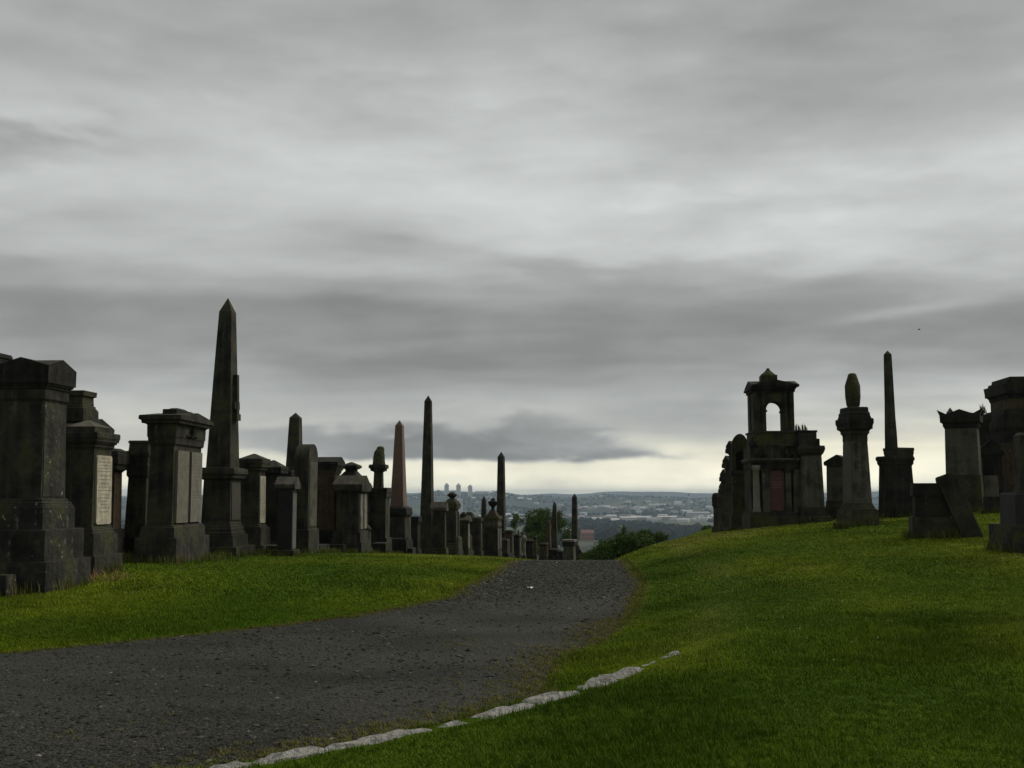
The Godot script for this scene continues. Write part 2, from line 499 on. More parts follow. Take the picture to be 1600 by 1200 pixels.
func build_materials() -> void:
	var n := FastNoiseLite.new()
	n.seed = 77
	n.frequency = 0.035
	n.fractal_octaves = 5
	n.fractal_gain = 0.6
	var bi := seamless(n, 512, 512)
	bi.convert(Image.FORMAT_RGB8)
	var bump := ImageTexture.create_from_image(bi)
	M.bump = bump
	var moss := Color(0.052, 0.056, 0.02)
	M.soot = stone(stone_texture(1, Color(0.009, 0.009, 0.008), Color(0.03, 0.0295, 0.025), Color(0.09, 0.088, 0.075), Color(0.03, 0.032, 0.014), 0.0), bump)
	M.dark = stone(stone_texture(21, Color(0.013, 0.013, 0.011), Color(0.05, 0.048, 0.037), Color(0.13, 0.122, 0.098), moss, 0.0), bump)
	M.grey = stone(stone_texture(41, Color(0.034, 0.033, 0.027), Color(0.105, 0.1, 0.082), Color(0.21, 0.2, 0.17), Color(0.07, 0.072, 0.045), 0.0), bump)
	M.pale = stone(stone_texture(51, Color(0.10, 0.098, 0.085), Color(0.24, 0.23, 0.20), Color(0.36, 0.35, 0.31), Color(0.13, 0.13, 0.08), 0.0), bump)
	M.brown = stone(stone_texture(61, Color(0.024, 0.02, 0.015), Color(0.082, 0.056, 0.036), Color(0.15, 0.1, 0.065), Color(0.05, 0.048, 0.025), 0.02), bump)
	M.tan = stone(stone_texture(71, Color(0.09, 0.055, 0.035), Color(0.19, 0.115, 0.07), Color(0.26, 0.17, 0.11), Color(0.12, 0.09, 0.055), 0.0), bump)  # brown-orange stone, lightened to carry the light on a front
	M.red = stone(stone_texture(81, Color(0.11, 0.07, 0.054), Color(0.15, 0.094, 0.073), Color(0.19, 0.13, 0.105), Color(0.115, 0.078, 0.06), 0.0), bump, 0.45, 0.25)
	M.oxide = stone(stone_texture(91, Color(0.07, 0.022, 0.014), Color(0.1, 0.03, 0.018), Color(0.12, 0.05, 0.035), Color(0.07, 0.03, 0.02), 0.0), bump, 0.5, 0.2)
	M.mossy = stone(stone_texture(101, Color(0.03, 0.03, 0.02), Color(0.06, 0.06, 0.03), Color(0.12, 0.12, 0.08), Color(0.065, 0.07, 0.02), 0.04), bump, 0.95, 2.0)
	M.speckled = stone(stone_texture(121, Color(0.018, 0.018, 0.015), Color(0.05, 0.049, 0.04), Color(0.1, 0.098, 0.08), moss, 0.14), bump)
	M.stained = stone(stone_texture(141, Color(0.012, 0.012, 0.011), Color(0.04, 0.04, 0.034), Color(0.26, 0.26, 0.23), moss, 0.1), bump)
	M.polished = stone(stone_texture(111, Color(0.018, 0.018, 0.02), Color(0.026, 0.026, 0.028), Color(0.04, 0.04, 0.042), Color(0.02, 0.02, 0.02), 0.0), bump, 0.6, 0.15)
	var ink := Color(0.09, 0.085, 0.075)
	M.text_marble = lettered(5, Color(0.7, 0.67, 0.6), ink, [[0.035, 0.5, 0.02], [0.085, 0.78, 0.024], [0.135, 0.66, 0.024], [0.185, 0.9, 0.014], [0.225, 0.9, 0.014], [0.285, 0.8, 0.022], [0.345, 0.86, 0.014], [0.4, 0.6, 0.026], [0.455, 0.8, 0.022], [0.505, 0.9, 0.014], [0.555, 0.76, 0.028], [0.61, 0.86, 0.02], [0.66, 0.66, 0.02], [0.705, 0.46, 0.022], [0.75, 0.66, 0.03], [0.81, 0.72, 0.022]])
	M.text_tall = lettered(6, Color(0.66, 0.64, 0.57), ink, [[0.06, 0.6, 0.014], [0.1, 0.74, 0.016], [0.14, 0.66, 0.016], [0.185, 0.8, 0.014], [0.225, 0.7, 0.016], [0.27, 0.78, 0.014], [0.31, 0.5, 0.016], [0.352, 0.94, 0.006], [0.4, 0.84, 0.012], [0.44, 0.7, 0.02], [0.485, 0.66, 0.02], [0.53, 0.94, 0.008], [0.575, 0.7, 0.016], [0.62, 0.62, 0.016], [0.665, 0.7, 0.016], [0.71, 0.66, 0.014], [0.755, 0.6, 0.016], [0.8, 0.68, 0.014]])
	M.text_grey = lettered(7, Color(0.43, 0.42, 0.38), Color(0.24, 0.235, 0.2), [[0.05, 0.74, 0.02], [0.1, 0.8, 0.018], [0.15, 0.7, 0.018], [0.2, 0.86, 0.012], [0.245, 0.8, 0.014], [0.3, 0.86, 0.012], [0.345, 0.86, 0.012], [0.4, 0.4, 0.024], [0.45, 0.84, 0.012], [0.49, 0.84, 0.012], [0.56, 0.5, 0.02], [0.61, 0.86, 0.012], [0.65, 0.86, 0.012]])
	M.text_faint = lettered(8, Color(0.41, 0.4, 0.35), Color(0.3, 0.29, 0.25), [[0.05, 0.7, 0.022], [0.1, 0.76, 0.02], [0.15, 0.7, 0.018], [0.2, 0.8, 0.014], [0.25, 0.76, 0.016], [0.3, 0.8, 0.012]])
	M.text_slate = lettered(9, Color(0.36, 0.36, 0.36), Color(0.2, 0.2, 0.2), [[0.04, 0.7, 0.02], [0.1, 0.8, 0.016], [0.16, 0.7, 0.016], [0.22, 0.84, 0.014], [0.27, 0.7, 0.016], [0.33, 0.8, 0.016], [0.39, 0.7, 0.016], [0.45, 0.84, 0.014], [0.51, 0.7, 0.016], [0.57, 0.7, 0.016], [0.64, 0.8, 0.014], [0.7, 0.6, 0.016]])
	M.text_red = lettered(10, Color(0.31, 0.165, 0.125), Color(0.62, 0.56, 0.48), [[0.19, 0.5, 0.012], [0.28, 0.78, 0.01], [0.33, 0.62, 0.014], [0.365, 0.66, 0.012], [0.42, 0.8, 0.012]])
	M.text_red.roughness = 0.5
	M.text_dark = lettered(12, Color(0.24, 0.235, 0.2), Color(0.15, 0.145, 0.12), [[0.08, 0.7, 0.026], [0.15, 0.8, 0.02], [0.22, 0.7, 0.02], [0.29, 0.84, 0.018], [0.36, 0.6, 0.022], [0.43, 0.8, 0.018], [0.5, 0.8, 0.018], [0.57, 0.66, 0.022], [0.64, 0.8, 0.018], [0.71, 0.8, 0.018]])

# ------------------------------------------------------------------ monuments
var feet := []

func monument(called: String, label: String, category: String, at: Vector3, turn: float, group: String) -> Node3D:
	var t := thing(called, label, category, at, turn, group)
	if -at.z < 34.0:
		feet.append([at, 0.0])
	return t

func tier(t: Node3D, called: String, m: Material, prof: Array, off := Vector3.ZERO) -> void:
	if t.get_child_count() == 0:
		# the lowest course goes down into the ground
		var y: float = minf(prof[0][0], ground_h(t.position.x, t.position.z) - t.position.y) - 0.25
		prof.insert(0, [y, prof[0][1], prof[0][2]])
		if feet.size() > 0 and feet[feet.size() - 1][0] == t.position:
			feet[feet.size() - 1][1] = maxf(prof[0][1], prof[0][2]) * 0.72
	var st := begin()
	loft(st, prof, off, t.position)
	obj(called, st, m, t)

func roof(t: Node3D, called: String, m: Material, y0: float, y1: float, y2: float, w: float, dp: float, front: bool, off := Vector3.ZERO) -> void:
	var st := begin()
	gable(st, y0, y1, y2, w, dp, front, off)
	obj(called, st, m, t)

func slab(t: Node3D, called: String, m: Material, poly: PackedVector2Array, dp: float, off := Vector3.ZERO) -> void:
	var st := begin()
	extrude(st, poly, -dp * 0.5, dp * 0.5, false, off)
	obj(called, st, m, t)

func part_box(t: Node3D, called: String, m: Material, x0: float, x1: float, y0: float, y1: float, z0: float, z1: float) -> void:
	var st := begin()
	box(st, x0, x1, y0, y1, z0, z1)
	obj(called, st, m, t)

func leaning(t: Node3D, called: String, m: Material, w: float, h: float, dp: float, deg: float) -> void:
	var st := begin()
	loft(st, [[-0.5, w, dp], [h * 0.94, w, dp], [h, w * 0.9, dp * 0.9]], Vector3.ZERO, t.position)
	var o := obj(called, st, m, t)
	o.rotation_degrees = Vector3(-6, 0, deg)

func ornament(t: Node3D, called: String, m: Material, at: Vector3, s: float) -> void:
	# a fan of carved petals between two scrolls
	var st := begin()
	for i in range(-4, 5):
		var a := i * 0.36
		var ln := s * (1.0 - 0.11 * absf(i))
		var up := Vector3(sin(a), cos(a), 0)
		var sd := Vector3(cos(a), -sin(a), 0)
		var tip := at + up * ln + Vector3(0, 0, 0.012)
		var mid := at + up * ln * 0.6 + Vector3(0, 0, 0.045)
		var l := at + up * ln * 0.55 - sd * s * 0.07 + Vector3(0, 0, 0.003)
		var r := at + up * ln * 0.55 + sd * s * 0.07 + Vector3(0, 0, 0.003)
		tri(st, at, l, mid)
		tri(st, at, mid, r)
		tri(st, l, tip, mid)
		tri(st, mid, tip, r)
	for sx in [-1.0, 1.0]:
		for k in 3:
			lathe(st, [[s * 0.1, -0.01], [s * 0.1, 0.01], [s * 0.03, 0.03]], 8, at + Vector3(sx * s * (0.5 + 0.24 * k), s * (0.14 - 0.03 * k), 0.01))
	obj(called, st, m, t)

func draped_figure(t: Node3D, y: float, h: float) -> void:
	# hunched veiled figure: head bowed forward, drapery falling to the slab in folds
	var st := begin()
	st.set_smooth_group(1)
	var rows := [[0.0, 0.36, 0.34, 0.0], [0.08, 0.35, 0.33, 0.0], [0.3, 0.33, 0.31, 0.0], [0.5, 0.32, 0.29, 0.01], [0.66, 0.31, 0.27, 0.02], [0.75, 0.28, 0.25, 0.04], [0.8, 0.24, 0.22, 0.06], [0.86, 0.22, 0.21, 0.08], [0.93, 0.19, 0.18, 0.08], [0.98, 0.11, 0.12, 0.07], [1.0, 0.01, 0.01, 0.09]]
	var prev := PackedVector3Array()
	var n := 20
	for q in rows:
		var r := PackedVector3Array()
		for i in n:
			var a := TAU * i / n
			var fold: float = 1.0 + 0.09 * sin(a * 7.0 + q[0] * 5.0) * (1.0 - q[0])
			r.append(Vector3(sin(a) * q[1] * h * fold, y + q[0] * h, cos(a) * q[2] * h * fold + q[3] * h))
		if prev.size() > 0:
			for i in n:
				quad(st, prev[i], prev[(i + 1) % n], r[(i + 1) % n], r[i])
		prev = r
	# clasped forearms
	for sx in [-1.0, 1.0]:
		tube(st, Vector3(sx * 0.27 * h, y + 0.6 * h, 0.05 * h), Vector3(sx * 0.22 * h, y + 0.4 * h, 0.2 * h), 0.07 * h, 0.055 * h, 8)
		tube(st, Vector3(sx * 0.22 * h, y + 0.4 * h, 0.2 * h), Vector3(0.0, y + 0.5 * h, 0.29 * h), 0.055 * h, 0.04 * h, 8)
	obj("draped_figure", st, M.mossy, t)

func weeds_on(t: Node3D, at: Vector3, n: int, h: float) -> void:
	var st := begin()
	st.append_from(tuft_mesh(7, n * 4, 0.1, h, 0.03, h * 0.35), 0, Transform3D(Basis(), at))
	obj("weeds", st, M.weed, t)

func build_monuments() -> void:
	var t: Node3D
	var st: SurfaceTool
	M.weed = plain(Color(0.1, 0.11, 0.06))
	t = monument("pedestal_tomb", "roof corner of a stone tomb cut off by the left picture edge", "monument", Vector3(-9.004, 0.473, -17.5), 85, "")
	tier(t, "base", M.soot, [[0, 0.635, 0.635], [0.32, 0.621, 0.621]])
	tier(t, "die", M.soot, [[0.32, 0.423, 0.423], [3.318, 0.381, 0.381]])
	tier(t, "cornice", M.soot, [[3.318, 0.395, 0.395], [3.35, 0.405, 0.405], [3.361, 0.434, 0.434], [3.379, 0.44, 0.44], [3.385, 0.494, 0.494], [3.463, 0.494, 0.494], [3.475, 0.498, 0.498], [3.479, 0.511, 0.511], [3.486, 0.513, 0.513], [3.488, 0.536, 0.536], [3.518, 0.536, 0.536], [3.532, 0.536, 0.536], [3.537, 0.515, 0.515], [3.558, 0.51, 0.51], [3.563, 0.494, 0.494]])
	t = monument("pedestal_tomb", "largest and nearest soot-black pedestal tomb with gabled lichened cap at far left", "monument", Vector3(-6.802, 0.384, -14.5), 85, "")
	tier(t, "base", M.stained, [[0, 1.228, 1.299], [0.335, 1.216, 1.287]])
	tier(t, "lower_step", M.stained, [[0.335, 1.072, 1.143], [0.743, 1.06, 1.131], [0.748, 1.06, 1.131], [0.75, 1.042, 1.113], [0.759, 1.037, 1.108], [0.76, 1.024, 1.095]])
	tier(t, "plinth", M.stained, [[0.76, 0.867, 0.938], [1.046, 0.855, 0.926], [1.062, 0.855, 0.926], [1.068, 0.825, 0.896], [1.094, 0.818, 0.889], [1.099, 0.795, 0.866], [1.123, 0.795, 0.866], [1.133, 0.732, 0.803], [1.172, 0.717, 0.788], [1.18, 0.669, 0.74]])
	tier(t, "die", M.dark, [[1.18, 0.657, 0.728], [2.545, 0.594, 0.661]])
	tier(t, "neck", M.dark, [[2.545, 0.617, 0.685], [2.553, 0.619, 0.688], [2.556, 0.626, 0.695], [2.561, 0.627, 0.697], [2.562, 0.639, 0.71], [2.582, 0.639, 0.71], [2.692, 0.628, 0.698]])
	tier(t, "cornice", M.soot, [[2.692, 0.628, 0.698], [2.702, 0.632, 0.702], [2.705, 0.644, 0.715], [2.711, 0.647, 0.718], [2.713, 0.669, 0.74], [2.737, 0.669, 0.74], [2.745, 0.674, 0.745], [2.748, 0.689, 0.76], [2.753, 0.691, 0.762], [2.754, 0.717, 0.788], [2.774, 0.717, 0.788], [2.783, 0.723, 0.794]])
	st = begin()
	cross_gable(st, 2.783, 3.013, 3.142, 0.759, 0.83)
	obj("cap", st, M.soot, t)
	st = begin()
	panel(st, 0, 0.572, 1.207, 2.509, 0.364, 0.331, 0.006, 0)
	obj("lichened_face", st, M.speckled, t)
	t = monument("grave_block", "low spotted stone block in the bottom corner beside the nearest tomb", "stone block", Vector3(-6.641, 0.344, -13.6), 80, "")
	tier(t, "block", M.stained, [[0, 0.208, 0.208], [0.231, 0.197, 0.197]])
	t = monument("stepped_monument", "stepped grey monument behind the white-panelled pillar, flared square top", "monument", Vector3(-8.064, 0.376, -19), 85, "")
	tier(t, "base", M.soot, [[0, 0.851, 0.736], [0.406, 0.835, 0.72]])
	tier(t, "die", M.dark, [[0.406, 0.705, 0.591], [2.203, 0.653, 0.544]])
	tier(t, "neck", M.dark, [[2.203, 0.671, 0.559], [2.234, 0.677, 0.564], [2.246, 0.693, 0.578], [2.263, 0.695, 0.581], [2.268, 0.722, 0.607], [2.345, 0.722, 0.607], [2.356, 0.726, 0.612], [2.36, 0.741, 0.626], [2.365, 0.744, 0.629], [2.367, 0.77, 0.655], [2.393, 0.77, 0.655]])
	roof(t, "pediment", M.dark, 2.393, 2.476, 2.643, 1.029, 0.914, true)
	tier(t, "attic", M.dark, [[2.584, 0.599, 0.499], [2.81, 0.58, 0.484]])
	tier(t, "attic_top", M.dark, [[2.81, 0.544, 0.453], [2.835, 0.544, 0.453], [2.845, 0.499, 0.416], [2.886, 0.488, 0.407], [2.894, 0.453, 0.378]])
	tier(t, "cap", M.dark, [[2.894, 0.435, 0.363], [2.937, 0.435, 0.363], [2.954, 0.426, 0.355], [3.023, 0.424, 0.353], [3.038, 0.417, 0.348], [3.051, 0.426, 0.355], [3.056, 0.453, 0.378], [3.063, 0.459, 0.382], [3.065, 0.508, 0.423], [3.098, 0.508, 0.423], [3.157, 0.517, 0.431]])
	t = monument("inscribed_pillar", "dark grey pillar with long white inscribed marble panel beside nearest tomb", "monument", Vector3(-6.834, 0.396, -16.5), 85, "")
	tier(t, "base", M.dark, [[0, 0.957, 0.898], [0.261, 0.943, 0.884], [0.281, 0.929, 0.87]])
	tier(t, "plinth", M.dark, [[0.281, 0.83, 0.771], [0.604, 0.816, 0.757]])
	tier(t, "foot", M.dark, [[0.604, 0.759, 0.7], [0.628, 0.759, 0.7], [0.638, 0.731, 0.672], [0.677, 0.724, 0.665], [0.685, 0.703, 0.644], [0.7, 0.703, 0.644], [0.706, 0.674, 0.616], [0.731, 0.668, 0.609], [0.736, 0.646, 0.587]])
	tier(t, "die", M.dark, [[0.736, 0.639, 0.581], [1.951, 0.579, 0.526]])
	tier(t, "neck", M.dark, [[1.951, 0.601, 0.546], [1.964, 0.606, 0.551], [1.969, 0.619, 0.563], [1.977, 0.622, 0.565], [1.979, 0.646, 0.587], [2.012, 0.646, 0.587], [2.024, 0.652, 0.593], [2.028, 0.669, 0.61], [2.034, 0.672, 0.613], [2.036, 0.703, 0.644], [2.064, 0.703, 0.644]])
	tier(t, "cornice", M.dark, [[2.064, 0.745, 0.686], [2.091, 0.748, 0.689], [2.101, 0.756, 0.698], [2.116, 0.758, 0.699], [2.121, 0.773, 0.715], [2.188, 0.773, 0.715], [2.208, 0.759, 0.7]])
	tier(t, "attic", M.dark, [[2.208, 0.556, 0.505], [2.301, 0.541, 0.492]])
	tier(t, "roof", M.grey, [[2.301, 0.556, 0.505], [2.415, 0.045, 0.041]])
	st = begin()
	panel(st, 0.013, 0.49, 0.756, 1.848, 0.29, 0.265, 0.03, 0.03)
	obj("inscription_panel", st, M.text_marble, t)
	t = monument("capped_pillar", "brownish pillar with broad rounded black cap behind white-panelled pillar", "monument", Vector3(-8.191, 0.324, -21), 85, "")
	tier(t, "base", M.soot, [[0, 0.493, 0.493], [0.616, 0.475, 0.475]])
	tier(t, "die", M.brown, [[0.616, 0.356, 0.356], [1.757, 0.319, 0.319]])
	tier(t, "cap", M.soot, [[1.757, 0.347, 0.347], [1.78, 0.36, 0.36], [1.788, 0.398, 0.398], [1.8, 0.406, 0.406], [1.805, 0.475, 0.475], [1.861, 0.475, 0.475], [1.89, 0.48, 0.48], [1.9, 0.497, 0.497], [1.916, 0.5, 0.5], [1.921, 0.529, 0.529], [1.991, 0.529, 0.529], [2.023, 0.529, 0.529], [2.035, 0.52, 0.52], [2.086, 0.518, 0.518], [2.096, 0.511, 0.511], [2.124, 0.511, 0.511], [2.135, 0.475, 0.475], [2.179, 0.466, 0.466], [2.188, 0.438, 0.438], [2.24, 0.256, 0.256]])
	t = monument("moulded_pillar", "plain grey pillar with banded moulded head just left of the twin-tablet monument", "monument", Vector3(-7.747, 0.241, -21.5), 85, "")
	tier(t, "base", M.soot, [[0, 0.705, 0.705], [0.525, 0.686, 0.686]])
	tier(t, "die", M.dark, [[0.525, 0.457, 0.457], [1.744, 0.4, 0.4]])
	tier(t, "necking", M.dark, [[1.744, 0.419, 0.419], [1.759, 0.423, 0.423], [1.764, 0.434, 0.434], [1.772, 0.437, 0.437], [1.775, 0.457, 0.457], [1.811, 0.457, 0.457], [1.984, 0.467, 0.467], [1.996, 0.467, 0.467], [2.001, 0.448, 0.448], [2.02, 0.443, 0.443], [2.024, 0.429, 0.429]])
	tier(t, "head", M.dark, [[2.024, 0.438, 0.438], [2.051, 0.44, 0.44], [2.061, 0.446, 0.446], [2.075, 0.447, 0.447], [2.08, 0.457, 0.457], [2.145, 0.457, 0.457], [2.168, 0.463, 0.463], [2.177, 0.48, 0.48], [2.19, 0.483, 0.483], [2.194, 0.514, 0.514], [2.252, 0.514, 0.514], [2.264, 0.514, 0.514], [2.269, 0.495, 0.495], [2.288, 0.491, 0.491], [2.292, 0.476, 0.476]])
	tier(t, "cap", M.dark, [[2.292, 0.419, 0.419], [2.336, 0.419, 0.419], [2.354, 0.41, 0.41], [2.425, 0.407, 0.407], [2.44, 0.4, 0.4], [2.446, 0.404, 0.404], [2.448, 0.415, 0.415], [2.451, 0.418, 0.418], [2.452, 0.438, 0.438], [2.467, 0.438, 0.438], [2.479, 0.438, 0.438], [2.484, 0.429, 0.429], [2.503, 0.426, 0.426], [2.507, 0.419, 0.419]])
	t = monument("twin_tablet_monument", "wide monument with two inscribed tablets under heavy overhanging cornice", "monument", Vector3(-6.376, 0.344, -19.5), 88, "")
	tier(t, "base", M.dark, [[0, 1.837, 0.783], [0.5, 1.819, 0.765]])
	tier(t, "base_course", M.dark, [[0.5, 1.692, 0.639], [0.667, 1.674, 0.621], [0.685, 1.674, 0.621], [0.693, 1.629, 0.576], [0.721, 1.618, 0.565], [0.727, 1.584, 0.53]])
	tier(t, "die", M.dark, [[0.727, 1.521, 0.467], [2.188, 1.475, 0.447]])
	tier(t, "architrave", M.dark, [[2.188, 1.53, 0.476], [2.199, 1.533, 0.48], [2.202, 1.544, 0.491], [2.208, 1.546, 0.493], [2.21, 1.566, 0.512], [2.237, 1.566, 0.512], [2.334, 1.584, 0.53]])
	tier(t, "frieze", M.dark, [[2.334, 1.602, 0.548], [2.554, 1.611, 0.557]])
	tier(t, "cornice", M.dark, [[2.554, 1.62, 0.566], [2.567, 1.635, 0.581], [2.572, 1.678, 0.624], [2.579, 1.687, 0.633], [2.582, 1.765, 0.711], [2.615, 1.765, 0.711], [2.631, 1.773, 0.719], [2.637, 1.797, 0.743], [2.646, 1.802, 0.748], [2.649, 1.846, 0.792], [2.688, 1.846, 0.792], [2.7, 1.846, 0.792]])
	roof(t, "pediment", M.dark, 2.7, 2.725, 2.823, 1.828, 0.774, true)
	tier(t, "finial_block", M.soot, [[2.749, 0.922, 0.279], [2.786, 0.922, 0.279], [2.801, 0.903, 0.274], [2.86, 0.899, 0.272], [2.872, 0.885, 0.268]])
	tier(t, "broken_finial", M.soot, [[2.872, 0.664, 0.201], [2.909, 0.406, 0.123]])
	st = begin()
	panel(st, -0.365, 0.591, 0.763, 2.091, 0.233, 0.224, 0.05, 0)
	obj("tablet", st, M.text_faint, t)
	st = begin()
	panel(st, 0.365, 0.591, 0.763, 2.091, 0.233, 0.224, 0.05, 0)
	obj("tablet", st, M.text_grey, t)
	ornament(t, "carved_palmette", M.soot, Vector3(0, 2.346, 0.279), 0.26)
	t = monument("obelisk", "tallest obelisk of the left row, dark stone with relief on its side", "obelisk", Vector3(-6.475, 0.258, -23), 84, "")
	tier(t, "base", M.dark, [[0, 1.193, 1.193], [0.239, 1.182, 1.182]])
	tier(t, "lower_step", M.dark, [[0.239, 0.937, 0.937], [0.492, 0.916, 0.916]])
	tier(t, "plinth", M.dark, [[0.492, 0.831, 0.831], [0.539, 0.831, 0.831], [0.557, 0.788, 0.788], [0.632, 0.778, 0.778], [0.647, 0.746, 0.746], [0.681, 0.746, 0.746], [0.695, 0.708, 0.708], [0.749, 0.699, 0.699], [0.76, 0.671, 0.671]])
	tier(t, "die", M.dark, [[0.76, 0.66, 0.66], [1.697, 0.618, 0.618]])
	tier(t, "cornice", M.dark, [[1.697, 0.66, 0.66], [1.715, 0.673, 0.673], [1.722, 0.712, 0.712], [1.733, 0.719, 0.719], [1.736, 0.788, 0.788], [1.782, 0.788, 0.788], [1.804, 0.797, 0.797], [1.812, 0.822, 0.822], [1.824, 0.827, 0.827], [1.828, 0.873, 0.873], [1.882, 0.873, 0.873], [1.939, 0.852, 0.852], [1.948, 0.852, 0.852], [1.951, 0.767, 0.767], [1.965, 0.746, 0.746], [1.968, 0.682, 0.682]])
	tier(t, "shaft", M.dark, [[1.939, 0.565, 0.565], [5.498, 0.298, 0.298]])
	tier(t, "pyramidion", M.dark, [[5.498, 0.298, 0.298], [5.824, 0.011, 0.011]])
	st = begin()
	panel(st, 0, 0.496, 0.817, 1.64, 0.329, 0.31, 0.012, 0)
	obj("inscription", st, M.text_dark, t)
	st = begin()
	panel(st, 0, 0.122, 3.059, 4.06, 0.24, 0.203, 0.09, 0)
	obj("relief", st, M.dark, t)
	st = begin()
	panel(st, 0, 0.28, 3.276, 3.45, 0.232, 0.226, 0.07, 0)
	obj("relief_band", st, M.dark, t)
	st = begin()
	panel(st, 0, 0.236, 3.031, 3.175, 0.241, 0.236, 0.1, 0)
	obj("relief_band", st, M.dark, t)
	t = monument("inscribed_pillar", "grey pillar with narrow cream inscribed panel right of the tallest left obelisk", "monument", Vector3(-6.282, 0.157, -25), 84, "")
	tier(t, "base", M.dark, [[0, 0.898, 0.898], [0.275, 0.886, 0.886]])
	tier(t, "plinth", M.dark, [[0.275, 0.685, 0.685], [0.688, 0.662, 0.662]])
	tier(t, "foot", M.dark, [[0.688, 0.591, 0.591], [0.711, 0.591, 0.591], [0.72, 0.537, 0.537], [0.757, 0.525, 0.525], [0.765, 0.484, 0.484]])
	tier(t, "die", M.dark, [[0.765, 0.473, 0.473], [2.03, 0.425, 0.425]])
	tier(t, "cornice", M.dark, [[2.03, 0.461, 0.461], [2.048, 0.468, 0.468], [2.054, 0.489, 0.489], [2.063, 0.493, 0.493], [2.066, 0.532, 0.532], [2.108, 0.532, 0.532], [2.122, 0.54, 0.54], [2.127, 0.565, 0.565], [2.134, 0.57, 0.57], [2.137, 0.614, 0.614], [2.17, 0.614, 0.614], [2.198, 0.617, 0.617], [2.208, 0.624, 0.624], [2.222, 0.625, 0.625], [2.227, 0.638, 0.638], [2.295, 0.638, 0.638], [2.309, 0.638, 0.638], [2.314, 0.626, 0.626], [2.337, 0.623, 0.623], [2.341, 0.614, 0.614]])
	tier(t, "roof", M.dark, [[2.341, 0.567, 0.567], [2.466, 0.047, 0.047]])
	st = begin()
	panel(st, 0, 0.369, 0.796, 1.922, 0.236, 0.215, 0.025, 0)
	obj("inscription_panel", st, M.text_tall, t)
	t = monument("hipped_pillar", "dark hip-roofed pillar half hidden behind the cream-panelled grey pillar", "monument", Vector3(-6.5, 0.001, -28), 84, "")
	tier(t, "base", M.soot, [[0, 0.697, 0.697], [0.393, 0.67, 0.67]])
	tier(t, "die", M.soot, [[0.393, 0.509, 0.509], [2.17, 0.469, 0.469]])
	tier(t, "cornice", M.soot, [[2.17, 0.496, 0.496], [2.189, 0.509, 0.509], [2.196, 0.55, 0.55], [2.207, 0.558, 0.558], [2.21, 0.63, 0.63], [2.257, 0.63, 0.63], [2.284, 0.633, 0.633], [2.294, 0.641, 0.641], [2.308, 0.642, 0.642], [2.313, 0.657, 0.657], [2.379, 0.657, 0.657]])
	tier(t, "roof", M.dark, [[2.379, 0.63, 0.63], [2.57, 0.054, 0.054]])
	t = monument("obelisk", "stumpy dark obelisk rising behind the tall round-headed stele", "obelisk", Vector3(-6.565, -0.17, -31), 84, "")
	tier(t, "base", M.soot, [[0, 0.783, 0.783], [0.417, 0.752, 0.752]])
	tier(t, "die", M.soot, [[0.417, 0.572, 0.572], [2.383, 0.542, 0.542]])
	tier(t, "cornice", M.soot, [[2.383, 0.572, 0.572], [2.405, 0.59, 0.59], [2.412, 0.644, 0.644], [2.424, 0.655, 0.655], [2.428, 0.752, 0.752], [2.48, 0.752, 0.752], [2.501, 0.755, 0.755], [2.509, 0.764, 0.764], [2.52, 0.766, 0.766], [2.524, 0.783, 0.783], [2.576, 0.783, 0.783], [2.587, 0.783, 0.783], [2.592, 0.692, 0.692], [2.611, 0.671, 0.671], [2.614, 0.602, 0.602]])
	tier(t, "shaft", M.dark, [[2.576, 0.421, 0.421], [4.125, 0.301, 0.301]])
	tier(t, "pyramidion", M.dark, [[4.125, 0.301, 0.301], [4.28, 0.015, 0.015]])
	t = monument("gabled_pillar", "small polished dark pillar with pale slate panel and pitched stone roof", "monument", Vector3(-5.122, 0.287, -23.5), 85, "")
	tier(t, "base", M.dark, [[0, 0.504, 0.504], [0.03, 0.504, 0.504], [0.042, 0.493, 0.493], [0.09, 0.49, 0.49], [0.1, 0.481, 0.481]])
	tier(t, "die", M.polished, [[0.1, 0.332, 0.332], [1.472, 0.321, 0.321]])
	roof(t, "roof", M.grey, 1.472, 1.574, 1.749, 0.481, 0.481, true)
	st = begin()
	panel(st, 0, 0.277, 0.129, 1.371, 0.166, 0.161, 0.015, 0)
	obj("inscription_panel", st, M.text_slate, t)
	t = monument("round_headed_stele", "tall round-headed dark stele with plain pale front", "headstone", Vector3(-5.202, 0.147, -26), 84, "")
	tier(t, "base", M.dark, [[0, 1.039, 0.611], [0.019, 1.039, 0.611], [0.027, 1.013, 0.585], [0.057, 1.007, 0.579], [0.063, 0.988, 0.56], [0.073, 0.988, 0.56], [0.077, 0.95, 0.522], [0.092, 0.94, 0.513], [0.095, 0.911, 0.484]])
	tier(t, "plinth", M.dark, [[0.095, 0.911, 0.484], [0.604, 0.886, 0.458], [0.614, 0.886, 0.458], [0.618, 0.86, 0.433], [0.633, 0.854, 0.427], [0.636, 0.835, 0.407]])
	slab(t, "stele", M.dark, arch_top(0.784, 0.636, 2.76, 0.361), 0.356)
	st = begin()
	panel(st, 0, 0.627, 0.7, 2.306, 0.178, 0.178, 0.015, 0)
	obj("lit_clean_front", st, M.grey, t)  # light on the front, with cleaner stone, put into a paler panel
	t = monument("gabled_pedestal", "reddish-brown pedestal with heavy dark gabled cap", "monument", Vector3(-5.354, -0.04, -30), 84, "")
	tier(t, "base", M.soot, [[0, 0.788, 0.733], [0.661, 0.758, 0.703]])
	tier(t, "die", M.brown, [[0.661, 0.624, 0.569], [2.271, 0.577, 0.525]])
